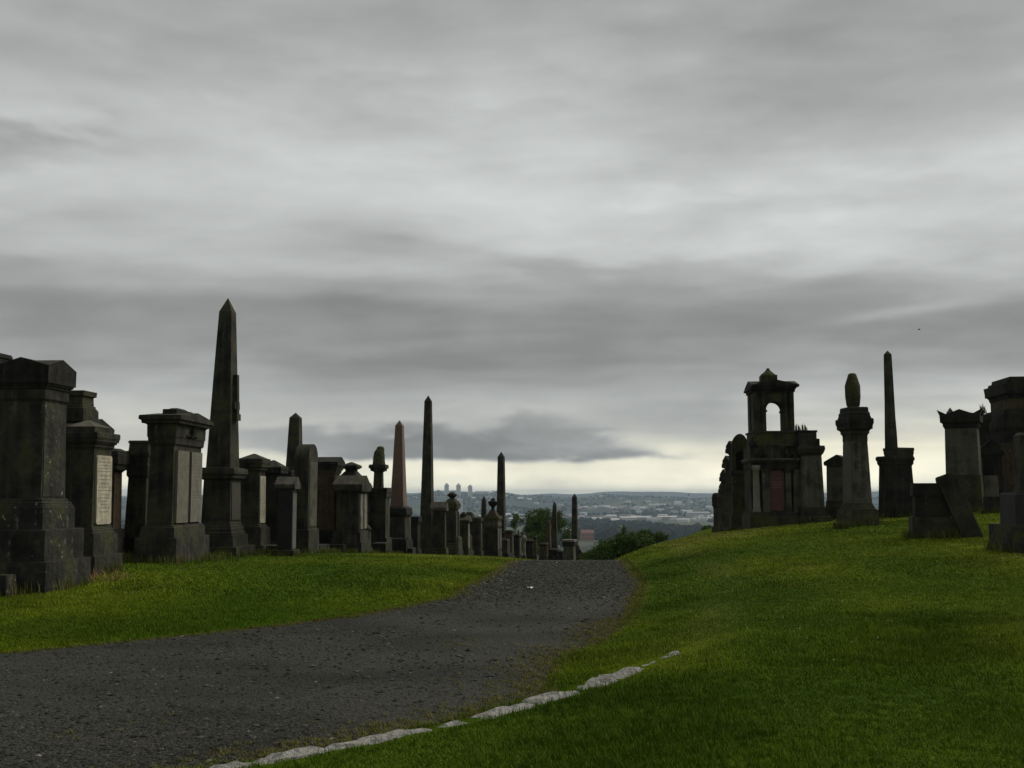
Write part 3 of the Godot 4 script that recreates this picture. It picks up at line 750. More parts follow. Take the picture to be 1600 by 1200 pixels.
	tier(t, "neck", M.brown, [[2.271, 0.624, 0.569], [2.295, 0.629, 0.573], [2.304, 0.642, 0.587], [2.317, 0.645, 0.589], [2.322, 0.669, 0.614], [2.382, 0.669, 0.614]])
	tier(t, "cap", M.soot, [[2.382, 0.729, 0.673], [2.411, 0.732, 0.676], [2.421, 0.741, 0.685], [2.437, 0.742, 0.687], [2.442, 0.758, 0.703], [2.513, 0.758, 0.703]])
	roof(t, "gable", M.soot, 2.513, 2.625, 2.774, 0.818, 0.763, true)
	st = begin()
	panel(st, 0, 0.359, 0.734, 2.215, 0.283, 0.263, 0.03, 0)
	obj("pilaster", st, M.tan, t)  # reddish pilaster, the light falling on it put into its tan colour
	t = monument("twin_tablet_monument", "gabled grey monument with two narrow pale tablets, further along the left row", "monument", Vector3(-4.591, -0.013, -29.5), 86, "")
	tier(t, "base", M.dark, [[0, 1.204, 0.884], [0.324, 1.189, 0.869]])
	tier(t, "base_course", M.dark, [[0.324, 1.113, 0.793], [0.613, 1.098, 0.777]])
	tier(t, "die", M.dark, [[0.613, 0.976, 0.656], [1.739, 0.94, 0.627]])
	roof(t, "roof", M.dark, 1.739, 1.94, 2.196, 1.174, 0.853, true)
	st = begin()
	panel(st, -0.243, 0.339, 0.686, 1.667, 0.327, 0.314, 0.04, 0)
	obj("tablet", st, M.pale, t)
	st = begin()
	panel(st, 0.243, 0.339, 0.686, 1.667, 0.327, 0.314, 0.04, 0)
	obj("tablet", st, M.pale, t)
	t = monument("finialed_monument", "dark monument with curved roof and pyramid finial behind gabled twin tablets", "monument", Vector3(-4.922, -0.122, -31.5), 84, "")
	tier(t, "base", M.soot, [[0, 1.241, 0.999], [0.655, 1.209, 0.967]])
	tier(t, "die", M.soot, [[0.655, 1.082, 0.84], [1.857, 1.05, 0.808]])
	tier(t, "cornice", M.soot, [[1.857, 1.114, 0.871], [1.875, 1.126, 0.884], [1.881, 1.165, 0.922], [1.89, 1.172, 0.93], [1.893, 1.241, 0.999], [1.935, 1.241, 0.999], [1.961, 1.244, 1.002], [1.97, 1.254, 1.011], [1.984, 1.256, 1.013], [1.989, 1.273, 1.03], [2.052, 1.273, 1.03]])
	tier(t, "roof", M.soot, [[2.052, 1.209, 0.967], [2.111, 1.209, 0.967], [2.134, 1.098, 0.855], [2.228, 1.071, 0.829], [2.247, 0.972, 0.748], [2.365, 0.622, 0.479], [2.462, 0.428, 0.329]])
	tier(t, "finial_neck", M.soot, [[2.462, 0.389, 0.299], [2.541, 0.389, 0.299]])
	tier(t, "finial", M.soot, [[2.541, 0.506, 0.389], [2.558, 0.519, 0.399], [2.564, 0.56, 0.431], [2.573, 0.568, 0.437], [2.577, 0.642, 0.494], [2.619, 0.642, 0.494], [2.631, 0.642, 0.494], [2.635, 0.622, 0.479], [2.654, 0.618, 0.475], [2.658, 0.603, 0.464], [2.756, 0.058, 0.045]])
	t = monument("statue_pillar", "square pillar carrying a short column with a draped stone figure", "monument", Vector3(-4.28, -0.204, -33), 84, "")
	tier(t, "base", M.dark, [[0, 0.781, 0.781], [0.484, 0.747, 0.747]])
	tier(t, "die", M.dark, [[0.484, 0.645, 0.645], [1.722, 0.611, 0.611]])
	tier(t, "cornice", M.dark, [[1.722, 0.645, 0.645], [1.748, 0.65, 0.65], [1.758, 0.666, 0.666], [1.773, 0.669, 0.669], [1.778, 0.696, 0.696], [1.844, 0.696, 0.696], [1.88, 0.7, 0.7], [1.893, 0.71, 0.71], [1.912, 0.712, 0.712], [1.919, 0.73, 0.73], [2.007, 0.73, 0.73], [2.025, 0.73, 0.73], [2.033, 0.705, 0.705], [2.062, 0.699, 0.699], [2.068, 0.679, 0.679]])
	tier(t, "column", M.dark, [[2.068, 0.289, 0.289], [2.559, 0.255, 0.255]])
	tier(t, "capital", M.dark, [[2.559, 0.272, 0.272], [2.577, 0.289, 0.289], [2.584, 0.34, 0.34], [2.593, 0.35, 0.35], [2.597, 0.442, 0.442], [2.641, 0.442, 0.442], [2.664, 0.452, 0.452], [2.672, 0.482, 0.482], [2.684, 0.488, 0.488], [2.688, 0.543, 0.543], [2.744, 0.543, 0.543], [2.762, 0.543, 0.543], [2.769, 0.526, 0.526], [2.799, 0.522, 0.522], [2.805, 0.509, 0.509]])
	draped_figure(t, 2.805, 0.596)
	t = monument("low_pillar", "short dark pillar with urn-shaped top in front of the draped figure pillar", "monument", Vector3(-4.384, -0.095, -31), 84, "")
	tier(t, "base", M.dark, [[0, 0.38, 0.38], [0.045, 0.38, 0.38], [0.064, 0.364, 0.364], [0.136, 0.36, 0.36], [0.151, 0.348, 0.348]])
	tier(t, "die", M.dark, [[0.151, 0.285, 0.285], [0.607, 0.269, 0.269]])
	st = begin()
	lathe(st, [[0.077, 0.607], [0.155, 0.645], [0.174, 0.721], [0.116, 0.797], [0.039, 0.854]], 10, Vector3(0, 0, 0), 0, 0, 1)
	obj("urn", st, M.dark, t)
	t = monument("obelisk", "red granite obelisk on a dark pedestal, paler along one edge", "obelisk", Vector3(-3.957, -0.368, -36), 80, "")
	tier(t, "base", M.soot, [[0, 0.83, 0.83], [0.484, 0.794, 0.794]])
	tier(t, "die", M.dark, [[0.528, 0.667, 0.667], [1.257, 0.631, 0.631]])
	tier(t, "cornice", M.soot, [[1.257, 0.667, 0.667], [1.286, 0.68, 0.68], [1.297, 0.718, 0.718], [1.313, 0.725, 0.725], [1.318, 0.794, 0.794], [1.39, 0.794, 0.794], [1.436, 0.794, 0.794], [1.455, 0.775, 0.775], [1.53, 0.771, 0.771], [1.545, 0.757, 0.757], [1.612, 0.541, 0.541]])
	tier(t, "shaft", M.red, [[1.612, 0.487, 0.487], [4.431, 0.252, 0.252]])
	tier(t, "pyramidion", M.red, [[4.431, 0.252, 0.252], [4.612, 0.018, 0.018]])
	t = monument("slim_pillar", "slim pale-sided pillar just right of the red granite obelisk", "monument", Vector3(-3.872, -0.478, -38), 80, "")
	tier(t, "base", M.dark, [[0, 0.421, 0.421], [0.418, 0.383, 0.383]])
	tier(t, "die", M.grey, [[0.418, 0.268, 0.268], [1.35, 0.249, 0.249]])
	tier(t, "cap", M.grey, [[1.35, 0.287, 0.287], [1.376, 0.295, 0.295], [1.385, 0.318, 0.318], [1.399, 0.322, 0.322], [1.404, 0.364, 0.364], [1.467, 0.364, 0.364], [1.561, 0.23, 0.23]])
	t = monument("square_pillar", "dark flat-topped pillar between the red obelisk and tall thin obelisk", "monument", Vector3(-3.709, -0.532, -39), 80, "")
	tier(t, "base", M.dark, [[0, 0.513, 0.513], [0.043, 0.513, 0.513], [0.06, 0.503, 0.503], [0.129, 0.501, 0.501], [0.143, 0.493, 0.493]])
	tier(t, "die", M.soot, [[0.143, 0.434, 0.434], [1.098, 0.414, 0.414]])
	tier(t, "cap", M.soot, [[1.098, 0.454, 0.454], [1.125, 0.46, 0.46], [1.134, 0.477, 0.477], [1.148, 0.481, 0.481], [1.153, 0.513, 0.513], [1.218, 0.513, 0.513], [1.261, 0.513, 0.513], [1.278, 0.503, 0.503], [1.347, 0.501, 0.501], [1.362, 0.493, 0.493]])
	t = monument("obelisk", "tall thin dark obelisk right of the red granite one", "obelisk", Vector3(-3.449, -0.747, -42), 80, "")
	tier(t, "base", M.dark, [[0, 0.729, 0.729], [0.205, 0.707, 0.707]])
	tier(t, "die", M.dark, [[0.205, 0.621, 0.621], [0.822, 0.6, 0.6]])
	tier(t, "step", M.dark, [[0.822, 0.579, 0.579], [0.883, 0.579, 0.579], [0.908, 0.568, 0.568], [1.007, 0.565, 0.565], [1.028, 0.557, 0.557]])
	tier(t, "plinth", M.dark, [[1.028, 0.536, 0.536], [1.389, 0.514, 0.514]])
	tier(t, "lower_shaft", M.dark, [[1.389, 0.482, 0.482], [2.996, 0.411, 0.411]])
	tier(t, "upper_shaft", M.dark, [[2.996, 0.407, 0.407], [6.224, 0.268, 0.268]])
	tier(t, "pyramidion", M.dark, [[6.224, 0.268, 0.268], [6.462, 0.011, 0.011]])
	t = monument("gabled_pillar", "grey gabled pillar standing directly right of the tall thin obelisk", "monument", Vector3(-2.816, -0.587, -40), 81, "")
	tier(t, "base", M.mossy, [[0, 0.419, 0.671], [0.059, 0.419, 0.671], [0.082, 0.398, 0.65], [0.176, 0.393, 0.645], [0.195, 0.377, 0.629]])
	tier(t, "die", M.dark, [[0.195, 0.273, 0.526], [1.618, 0.241, 0.482]])
	roof(t, "roof", M.grey, 1.618, 1.741, 1.963, 0.398, 0.65, true)
	t = monument("niche_monument", "small niche monument with curved mossy canopy and ribbed finial", "monument", Vector3(-2.438, -0.696, -42), 78, "")
	tier(t, "base", M.mossy, [[0, 0.838, 0.748], [0.062, 0.838, 0.748], [0.086, 0.806, 0.716], [0.185, 0.799, 0.709], [0.205, 0.774, 0.684]])
	tier(t, "step", M.mossy, [[0.205, 0.71, 0.62], [0.267, 0.71, 0.62], [0.291, 0.668, 0.578], [0.39, 0.658, 0.568], [0.411, 0.625, 0.535]])
	tier(t, "die", M.dark, [[0.411, 0.515, 0.429], [1.751, 0.491, 0.409]])
	tier(t, "cornice", M.mossy, [[1.751, 0.54, 0.45], [1.774, 0.551, 0.461], [1.782, 0.582, 0.493], [1.794, 0.589, 0.499], [1.798, 0.646, 0.557], [1.854, 0.646, 0.557], [1.877, 0.649, 0.559], [1.885, 0.655, 0.565], [1.898, 0.656, 0.566], [1.902, 0.668, 0.578], [1.958, 0.668, 0.578]])
	tier(t, "canopy", M.mossy, [[1.958, 0.625, 0.535], [1.989, 0.625, 0.535], [2.001, 0.582, 0.493], [2.051, 0.572, 0.482], [2.062, 0.54, 0.45], [2.191, 0.294, 0.245]])
	st = begin()
	lathe(st, [[0.079, 2.191], [0.131, 2.243], [0.21, 2.321], [0.184, 2.373], [0.052, 2.451]], 10, Vector3(0, 0, 0), 5, 0.1, 1)
	obj("finial", st, M.soot, t)
	st = begin()
	panel(st, 0, 0.247, 0.513, 1.544, 0.214, 0.206, 0.01, 0)
	obj("niche", st, M.polished, t)  # flat dark panel, the shade of a recess painted as its colour
	st = begin()
	panel(st, -0.195, 0.099, 0.462, 1.647, 0.214, 0.205, 0.04, 0)
	obj("jamb", st, M.grey, t)
	st = begin()
	panel(st, 0.195, 0.099, 0.462, 1.647, 0.214, 0.205, 0.04, 0)
	obj("jamb", st, M.grey, t)
	t = monument("small_headstone", "little pale leaning headstone between two pillars", "headstone", Vector3(-2.102, -0.642, -41), 60, "")
	tier(t, "slab", M.grey, [[0, 0.292, 0.146], [0.551, 0.279, 0.139], [0.652, 0.186, 0.093]])
	t = monument("gabled_pillar", "grey gabled pillar with small dark finial and light front edge", "monument", Vector3(-2.065, -0.806, -44), 78, "")
	tier(t, "base", M.dark, [[0, 0.466, 0.56], [0.048, 0.466, 0.56], [0.068, 0.454, 0.548], [0.145, 0.452, 0.546], [0.161, 0.443, 0.537]])
	tier(t, "die", M.dark, [[0.161, 0.357, 0.446], [1.32, 0.338, 0.423]])
	roof(t, "roof", M.grey, 1.32, 1.401, 1.591, 0.533, 0.627, true)
	st = begin()
	lathe(st, [[0.138, 1.536], [0.165, 1.618], [0.11, 1.672], [0.055, 1.726]], 8, Vector3(0, 0, 0), 0, 0, 1)
	obj("finial", st, M.soot, t)
	st = begin()
	panel(st, 0, 0.238, 0.215, 1.239, 0.222, 0.212, 0.03, 0)
	obj("pilaster", st, M.pale, t)  # pale strip: light on this front and cleaner stone set in colour
	t = monument("flat_topped_pillar", "plain flat-topped grey pillar left of the urn monument", "monument", Vector3(-1.654, -1.027, -47), 78, "")
	tier(t, "base", M.dark, [[0, 0.541, 0.652], [0.052, 0.541, 0.652], [0.072, 0.529, 0.64], [0.155, 0.526, 0.637], [0.172, 0.517, 0.628]])
	tier(t, "die", M.dark, [[0.172, 0.424, 0.53], [1.439, 0.404, 0.504]])
	tier(t, "cap", M.dark, [[1.439, 0.444, 0.555], [1.464, 0.451, 0.562], [1.473, 0.473, 0.584], [1.487, 0.477, 0.588], [1.492, 0.517, 0.628], [1.554, 0.517, 0.628], [1.58, 0.517, 0.628], [1.59, 0.504, 0.615], [1.632, 0.502, 0.612], [1.641, 0.492, 0.603]])
	st = begin()
	panel(st, 0, 0.243, 0.23, 1.381, 0.264, 0.253, 0.03, 0)
	obj("pilaster", st, M.grey, t)  # greyer strip paints this front as lit and cleaner than the sides
	t = monument("obelisk", "little obelisk peeping up just left of the urn monument", "obelisk", Vector3(-1.522, -1.53, -56), 78, "")
	tier(t, "die", M.dark, [[0, 0.406, 0.406], [1.748, 0.377, 0.377]])
	tier(t, "shaft", M.dark, [[1.748, 0.275, 0.275], [2.921, 0.217, 0.217]])
	tier(t, "pyramidion", M.dark, [[2.921, 0.217, 0.217], [3.128, 0.014, 0.014]])
	t = monument("urn_monument", "pale twin-pilastered monument crowned by a two-handled stone urn", "monument", Vector3(-0.889, -1.083, -48), 76, "")
	tier(t, "base", M.dark, [[0, 0.781, 0.722], [0.053, 0.781, 0.722], [0.074, 0.757, 0.697], [0.158, 0.751, 0.691], [0.176, 0.733, 0.673]])
	tier(t, "die", M.dark, [[0.176, 0.659, 0.599], [1.233, 0.659, 0.599]])
	tier(t, "entablature", M.grey, [[1.233, 0.684, 0.624], [1.259, 0.688, 0.629], [1.269, 0.703, 0.643], [1.283, 0.706, 0.646], [1.288, 0.733, 0.673], [1.351, 0.733, 0.673], [1.413, 0.733, 0.673], [1.438, 0.708, 0.648], [1.537, 0.702, 0.642], [1.558, 0.684, 0.624]])
	tier(t, "cornice", M.mossy, [[1.558, 0.733, 0.673], [1.584, 0.74, 0.68], [1.593, 0.762, 0.702], [1.607, 0.766, 0.706], [1.612, 0.806, 0.746], [1.676, 0.806, 0.746], [1.702, 0.806, 0.746], [1.713, 0.769, 0.709], [1.755, 0.76, 0.701], [1.764, 0.733, 0.673]])
	tier(t, "pedestal", M.brown, [[1.764, 0.527, 0.479], [1.791, 0.527, 0.479], [1.801, 0.488, 0.443], [1.844, 0.478, 0.435], [1.853, 0.448, 0.407], [2.03, 0.237, 0.216]])
	st = begin()
	lathe(st, [[0.105, 2.03], [0.075, 2.089], [0.09, 2.178], [0.195, 2.267], [0.24, 2.385], [0.27, 2.415], [0.15, 2.444], [0.075, 2.503], [0.12, 2.548], [0.03, 2.578]], 12, Vector3(0, 0, 0), 0, 0, 1)
	obj("urn", st, M.soot, t)
	st = begin()
	panel(st, -0.198, 0.171, 0.234, 1.175, 0.3, 0.3, 0.04, 0)
	obj("pilaster", st, M.pale, t)
	st = begin()
	panel(st, 0.198, 0.171, 0.234, 1.175, 0.3, 0.3, 0.04, 0)
	obj("pilaster", st, M.pale, t)
	t = monument("obelisk", "dark obelisk rising behind the urn monument near the path end", "obelisk", Vector3(-0.609, -1.783, -58), 76, "")
	tier(t, "die", M.dark, [[0, 0.594, 0.594], [1.205, 0.565, 0.565]])
	tier(t, "cornice", M.dark, [[1.205, 0.594, 0.594], [1.229, 0.597, 0.597], [1.237, 0.606, 0.606], [1.25, 0.608, 0.608], [1.254, 0.624, 0.624], [1.312, 0.624, 0.624], [1.333, 0.624, 0.624], [1.342, 0.565, 0.565], [1.376, 0.55, 0.55], [1.383, 0.505, 0.505]])
	tier(t, "shaft", M.dark, [[1.347, 0.461, 0.461], [5.575, 0.342, 0.342]])
	tier(t, "pyramidion", M.dark, [[5.575, 0.342, 0.342], [5.865, 0.015, 0.015]])
	t = monument("brown_pillar", "brownish upright pillar directly right of the dark obelisk by the urn", "headstone", Vector3(-0.141, -1.864, -57), 74, "")
	tier(t, "base", M.dark, [[0, 0.517, 0.481], [0.063, 0.517, 0.481], [0.088, 0.503, 0.466], [0.188, 0.499, 0.463], [0.209, 0.489, 0.452]])
	tier(t, "die", M.brown, [[0.209, 0.402, 0.366], [1.428, 0.382, 0.347]])
	tier(t, "cap", M.soot, [[1.428, 0.402, 0.366], [1.451, 0.411, 0.374], [1.46, 0.437, 0.4], [1.472, 0.442, 0.405], [1.476, 0.489, 0.452], [1.533, 0.489, 0.452], [1.603, 0.322, 0.293]])
	st = begin()
	panel(st, 0, 0.23, 0.278, 1.358, 0.182, 0.174, 0.03, 0)
	obj("front_strip", st, M.grey, t)  # lit, cleaner front painted as a grey strip on the brown stone
	t = monument("chest_monument", "low dark flat-capped monument near the crest of the path", "headstone", Vector3(0.23, -2.168, -62), 74, "")
	tier(t, "base", M.dark, [[0, 0.734, 0.678], [0.068, 0.734, 0.678], [0.095, 0.718, 0.663], [0.204, 0.714, 0.659], [0.227, 0.702, 0.647]])
	tier(t, "die", M.soot, [[0.227, 0.608, 0.553], [1.326, 0.578, 0.525]])
	tier(t, "cap", M.soot, [[1.326, 0.608, 0.553], [1.351, 0.618, 0.562], [1.36, 0.646, 0.591], [1.373, 0.651, 0.596], [1.378, 0.702, 0.647], [1.439, 0.702, 0.647], [1.515, 0.487, 0.442]])
	st = begin()
	panel(st, 0, 0.348, 0.302, 1.25, 0.275, 0.264, 0.03, 0)
	obj("front_strip", st, M.grey, t)  # front painted lighter, as lit and less sooty than the sides
	t = monument("chest_monument", "low dark monument with grey front face under the small tree", "headstone", Vector3(1.089, -2.229, -63), 74, "")
	tier(t, "base", M.dark, [[0, 0.717, 0.664], [0.069, 0.717, 0.664], [0.097, 0.701, 0.648], [0.207, 0.697, 0.644], [0.23, 0.685, 0.632]])
	tier(t, "die", M.dark, [[0.23, 0.589, 0.535], [1, 0.559, 0.508]])
	tier(t, "cap", M.soot, [[1, 0.589, 0.535], [1.025, 0.598, 0.545], [1.035, 0.627, 0.574], [1.049, 0.633, 0.579], [1.053, 0.685, 0.632], [1.116, 0.685, 0.632], [1.193, 0.471, 0.428]])
	st = begin()
	panel(st, 0, 0.337, 0.307, 0.923, 0.266, 0.256, 0.03, 0)
	obj("front_strip", st, M.grey, t)  # grey colour carries both the light on the front and cleaner stone
	t = monument("narrow_post", "thin brownish stone post beneath the left side of the tree", "headstone", Vector3(1.355, -2.107, -61), 74, "")
	tier(t, "base", M.dark, [[0, 0.293, 0.278], [0.223, 0.262, 0.246]])
	tier(t, "die", M.brown, [[0.223, 0.168, 0.153], [1.155, 0.16, 0.145]])
	tier(t, "cap", M.soot, [[1.155, 0.168, 0.153], [1.267, 0.262, 0.246], [1.342, 0.135, 0.122]])
	st = begin()
	panel(st, 0, 0.096, 0.298, 1.08, 0.076, 0.073, 0.03, 0)
	obj("front_strip", st, M.grey, t)  # paler strip paints the light and cleaner stone of the front
	t = monument("rust_headstone", "small orange-brown headstone low under the tree", "headstone", Vector3(2.037, -2.411, -66), 74, "")
	tier(t, "base", M.dark, [[0, 0.611, 0.568], [0.072, 0.611, 0.568], [0.101, 0.594, 0.551], [0.217, 0.59, 0.547], [0.241, 0.577, 0.534]])
	tier(t, "die", M.brown, [[0.241, 0.476, 0.432], [0.846, 0.452, 0.411]])
	tier(t, "cap", M.soot, [[0.846, 0.476, 0.432], [0.872, 0.486, 0.443], [0.882, 0.516, 0.473], [0.897, 0.522, 0.479], [0.902, 0.577, 0.534], [0.967, 0.577, 0.534], [1.048, 0.38, 0.346]])
	st = begin()
	panel(st, 0, 0.273, 0.322, 0.765, 0.215, 0.207, 0.03, 0)
	obj("front_strip", st, M.brown, t)
	t = monument("low_headstone", "low black headstone in front of the broken-topped obelisk", "headstone", Vector3(2.566, -2.229, -63), 74, "")
	tier(t, "base", M.dark, [[0, 0.728, 0.673], [0.069, 0.728, 0.673], [0.097, 0.711, 0.657], [0.207, 0.707, 0.653], [0.23, 0.695, 0.641]])
	tier(t, "die", M.soot, [[0.23, 0.597, 0.543], [0.3, 0.597, 0.543], [0.327, 0.582, 0.529], [0.438, 0.579, 0.526], [0.461, 0.567, 0.516]])
	tier(t, "cap", M.soot, [[0.461, 0.597, 0.543], [0.486, 0.607, 0.553], [0.496, 0.636, 0.582], [0.51, 0.642, 0.588], [0.514, 0.695, 0.641], [0.576, 0.695, 0.641], [0.653, 0.478, 0.434]])
	st = begin()
	panel(st, 0, 0.346, 0.307, 0.384, 0.267, 0.262, 0.03, 0)
	obj("front_strip", st, M.grey, t)  # grey sliver: the front toned as lit and cleaner
	t = monument("low_headstone", "low stone with a pale edge between broken-topped obelisk and capped pedestal", "headstone", Vector3(2.908, -2.168, -62), 74, "")
	tier(t, "base", M.dark, [[0, 0.441, 0.413], [0.068, 0.441, 0.413], [0.095, 0.425, 0.397], [0.204, 0.421, 0.393], [0.227, 0.409, 0.381]])
	tier(t, "die", M.dark, [[0.227, 0.312, 0.284], [0.261, 0.312, 0.284], [0.274, 0.305, 0.277], [0.329, 0.303, 0.275], [0.34, 0.297, 0.27]])
	tier(t, "cap", M.soot, [[0.34, 0.312, 0.284], [0.365, 0.322, 0.294], [0.374, 0.351, 0.323], [0.388, 0.357, 0.328], [0.392, 0.409, 0.381], [0.454, 0.409, 0.381], [0.529, 0.25, 0.227]])
	st = begin()
	panel(st, 0, 0.181, 0.302, 0.265, 0.137, 0.14, 0.03, 0)
	obj("front_strip", st, M.grey, t)  # pale edge painted for light on the front and cleaner stone
	t = monument("figure_stone", "slender pale stone with a small carved head below the tree", "headstone", Vector3(0.704, -2.046, -60), 70, "")
	tier(t, "base", M.dark, [[0, 0.265, 0.265], [0.219, 0.235, 0.235]])
	tier(t, "die", M.pale, [[0.219, 0.147, 0.147], [1.026, 0.132, 0.132]])
	st = begin()
	lathe(st, [[0.075, 1.026], [0.15, 1.099], [0.169, 1.209], [0.113, 1.32], [0.037, 1.393]], 8, Vector3(0, 0, 0), 0, 0, 1)
	obj("carved_head", st, M.pale, t)
	t = monument("obelisk", "broken-topped dark obelisk standing against the tree", "obelisk", Vector3(3.06, -2.987, -74), 74, "")
	tier(t, "die", M.dark, [[0, 0.612, 0.612], [0.722, 0.574, 0.574]])
	tier(t, "shaft", M.dark, [[0.722, 0.421, 0.421], [3.854, 0.249, 0.249]])
	tier(t, "broken_top", M.dark, [[3.854, 0.249, 0.249], [4.037, 0.153, 0.153], [4.174, 0.057, 0.057]])
	t = monument("obelisk", "faint brownish obelisk just behind the broken-topped one", "obelisk", Vector3(2.814, -3.359, -80), 74, "")
	tier(t, "die", M.brown, [[0, 0.577, 0.577], [0.781, 0.536, 0.536]])
	tier(t, "shaft", M.brown, [[0.781, 0.433, 0.433], [2.936, 0.268, 0.268]])
	tier(t, "pyramidion", M.brown, [[2.936, 0.268, 0.268], [3.182, 0.041, 0.041]])
	t = monument("capped_pedestal", "grey pedestal with light flat cap standing at the far end of path", "monument", Vector3(3.33, -2.412, -60), 74, "")
	tier(t, "base", M.dark, [[0, 0.782, 0.782], [0.066, 0.782, 0.782], [0.092, 0.766, 0.766], [0.197, 0.763, 0.763], [0.219, 0.751, 0.751]])
	tier(t, "die", M.grey, [[0.219, 0.626, 0.626], [1.134, 0.594, 0.594]])
	tier(t, "cornice", M.soot, [[1.134, 0.657, 0.657], [1.167, 0.663, 0.663], [1.178, 0.682, 0.682], [1.196, 0.686, 0.686], [1.202, 0.719, 0.719], [1.281, 0.719, 0.719], [1.305, 0.723, 0.723], [1.314, 0.732, 0.732], [1.327, 0.734, 0.734], [1.332, 0.751, 0.751], [1.391, 0.751, 0.751]])
	tier(t, "cap", M.pale, [[1.391, 0.751, 0.751], [1.501, 0.751, 0.751]])
	t = monument("obelisk", "slim brown-grey obelisk farthest right at the end of the path", "obelisk", Vector3(4.01, -2.813, -66), 74, "")
	tier(t, "die", M.dark, [[0, 0.518, 0.518], [1.288, 0.483, 0.483]])
	tier(t, "shaft", M.dark, [[1.288, 0.38, 0.38], [4.329, 0.293, 0.293]])
	tier(t, "pyramidion", M.dark, [[4.329, 0.293, 0.293], [4.574, 0.017, 0.017]])
	t = monument("scroll_stone", "low curved scroll stone right of the slim obelisk at the path end", "stone", Vector3(4.206, -2.545, -62), 20, "")
	slab(t, "scroll", M.dark, PackedVector2Array([Vector2(-.35, -.6), Vector2(.55, -.6), Vector2(.5, .55), Vector2(.2, .6), Vector2(-.05, .75), Vector2(-.25, 1.05), Vector2(-.35, 1.2)]), 0.3)
	t = monument("dark_headstone", "dark square headstone half hidden between tallest obelisk and cream-panelled pillar", "headstone", Vector3(-7.135, 0.058, -27), 84, "")
	tier(t, "base", M.soot, [[0, 0.535, 0.39], [0.264, 0.522, 0.378]])
	tier(t, "slab", M.soot, [[0.264, 0.434, 0.289], [1.925, 0.4, 0.267], [1.94, 0.404, 0.269], [1.945, 0.414, 0.276], [1.953, 0.416, 0.277], [1.956, 0.434, 0.289], [1.992, 0.434, 0.289], [2.012, 0.434, 0.289], [2.02, 0.384, 0.256], [2.052, 0.372, 0.248], [2.059, 0.334, 0.222]])
	t = monument("wide_tomb", "wide black flat-capped tomb behind the small slate-panelled pillar", "tomb", Vector3(-6.668, -0.113, -30), 84, "")
	tier(t, "base", M.soot, [[0, 1.012, 0.819], [0.33, 0.984, 0.79]])
	tier(t, "die", M.soot, [[0.33, 0.839, 0.645], [2.214, 0.804, 0.618]])
	tier(t, "cornice", M.soot, [[2.214, 0.839, 0.645], [2.238, 0.853, 0.66], [2.247, 0.897, 0.703], [2.26, 0.905, 0.712], [2.265, 0.984, 0.79], [2.325, 0.984, 0.79], [2.418, 0.984, 0.79], [2.429, 0.984, 0.79], [2.434, 0.926, 0.732], [2.452, 0.912, 0.718], [2.456, 0.868, 0.674]])
	t = monument("dark_headstone", "dark headstone filling the gap between round-headed stele and brown pedestal", "headstone", Vector3(-6.046, -0.228, -32), 84, "")
	tier(t, "base", M.soot, [[0, 0.703, 0.487], [0.43, 0.687, 0.471]])
	tier(t, "slab", M.soot, [[0.43, 0.577, 0.36], [2.203, 0.555, 0.347], [2.321, 0.399, 0.25]])
	t = monument("dark_headstone", "dark stepped headstone between the brown pedestal and gabled twin tablets", "headstone", Vector3(-5.626, -0.342, -34), 84, "")
	tier(t, "base", M.soot, [[0, 0.737, 0.537], [0.582, 0.702, 0.502]])
	tier(t, "slab", M.soot, [[0.582, 0.6, 0.4], [1.417, 0.577, 0.385]])
	tier(t, "shoulder", M.soot, [[1.417, 0.554, 0.369], [1.794, 0.508, 0.339], [1.92, 0.277, 0.185]])
	t = monument("wide_tomb", "broad dark tomb with pale edge left of the draped figure pillar", "tomb", Vector3(-4.935, -0.412, -36), 84, "")
	tier(t, "base", M.soot, [[0, 0.823, 0.762], [0.528, 0.786, 0.725]])
	tier(t, "die", M.soot, [[0.528, 0.676, 0.614], [2.033, 0.656, 0.596]])
	tier(t, "cornice", M.soot, [[2.033, 0.694, 0.633], [2.053, 0.707, 0.646], [2.06, 0.746, 0.684], [2.071, 0.754, 0.692], [2.074, 0.823, 0.762], [2.122, 0.823, 0.762], [2.233, 0.823, 0.762], [2.247, 0.823, 0.762], [2.252, 0.768, 0.707], [2.274, 0.755, 0.693], [2.278, 0.713, 0.651]])
	t = monument("dark_headstone", "low black stone behind the square flat-topped pillar by thin obelisk", "headstone", Vector3(-4.113, -0.915, -45), 80, "")
	tier(t, "base", M.soot, [[0, 0.843, 0.641], [0.066, 0.843, 0.641], [0.092, 0.832, 0.63], [0.198, 0.829, 0.627], [0.22, 0.82, 0.619]])
	tier(t, "slab", M.soot, [[0.22, 0.706, 0.504], [1.212, 0.677, 0.483], [1.322, 0.471, 0.336]])
	t = monument("scroll_capped_tomb", "dark tomb with small block finial between niche monument and light-edged pillar", "tomb", Vector3(-2.151, -1.306, -52), 78, "")
	tier(t, "base", M.soot, [[0, 1.083, 0.929], [0.076, 1.083, 0.929], [0.107, 1.056, 0.903], [0.229, 1.05, 0.896], [0.254, 1.03, 0.876]])
	tier(t, "die", M.soot, [[0.254, 0.923, 0.769], [1.592, 0.892, 0.744]])
	tier(t, "cornice", M.soot, [[1.592, 0.923, 0.769], [1.62, 0.939, 0.785], [1.63, 0.987, 0.833], [1.645, 0.997, 0.843], [1.65, 1.083, 0.929], [1.719, 1.083, 0.929], [1.847, 1.083, 0.929]])
	tier(t, "finial", M.soot, [[1.847, 0.492, 0.41], [1.895, 0.492, 0.41], [1.914, 0.462, 0.385], [1.991, 0.454, 0.378], [2.007, 0.431, 0.359], [2.103, 0.246, 0.205]])
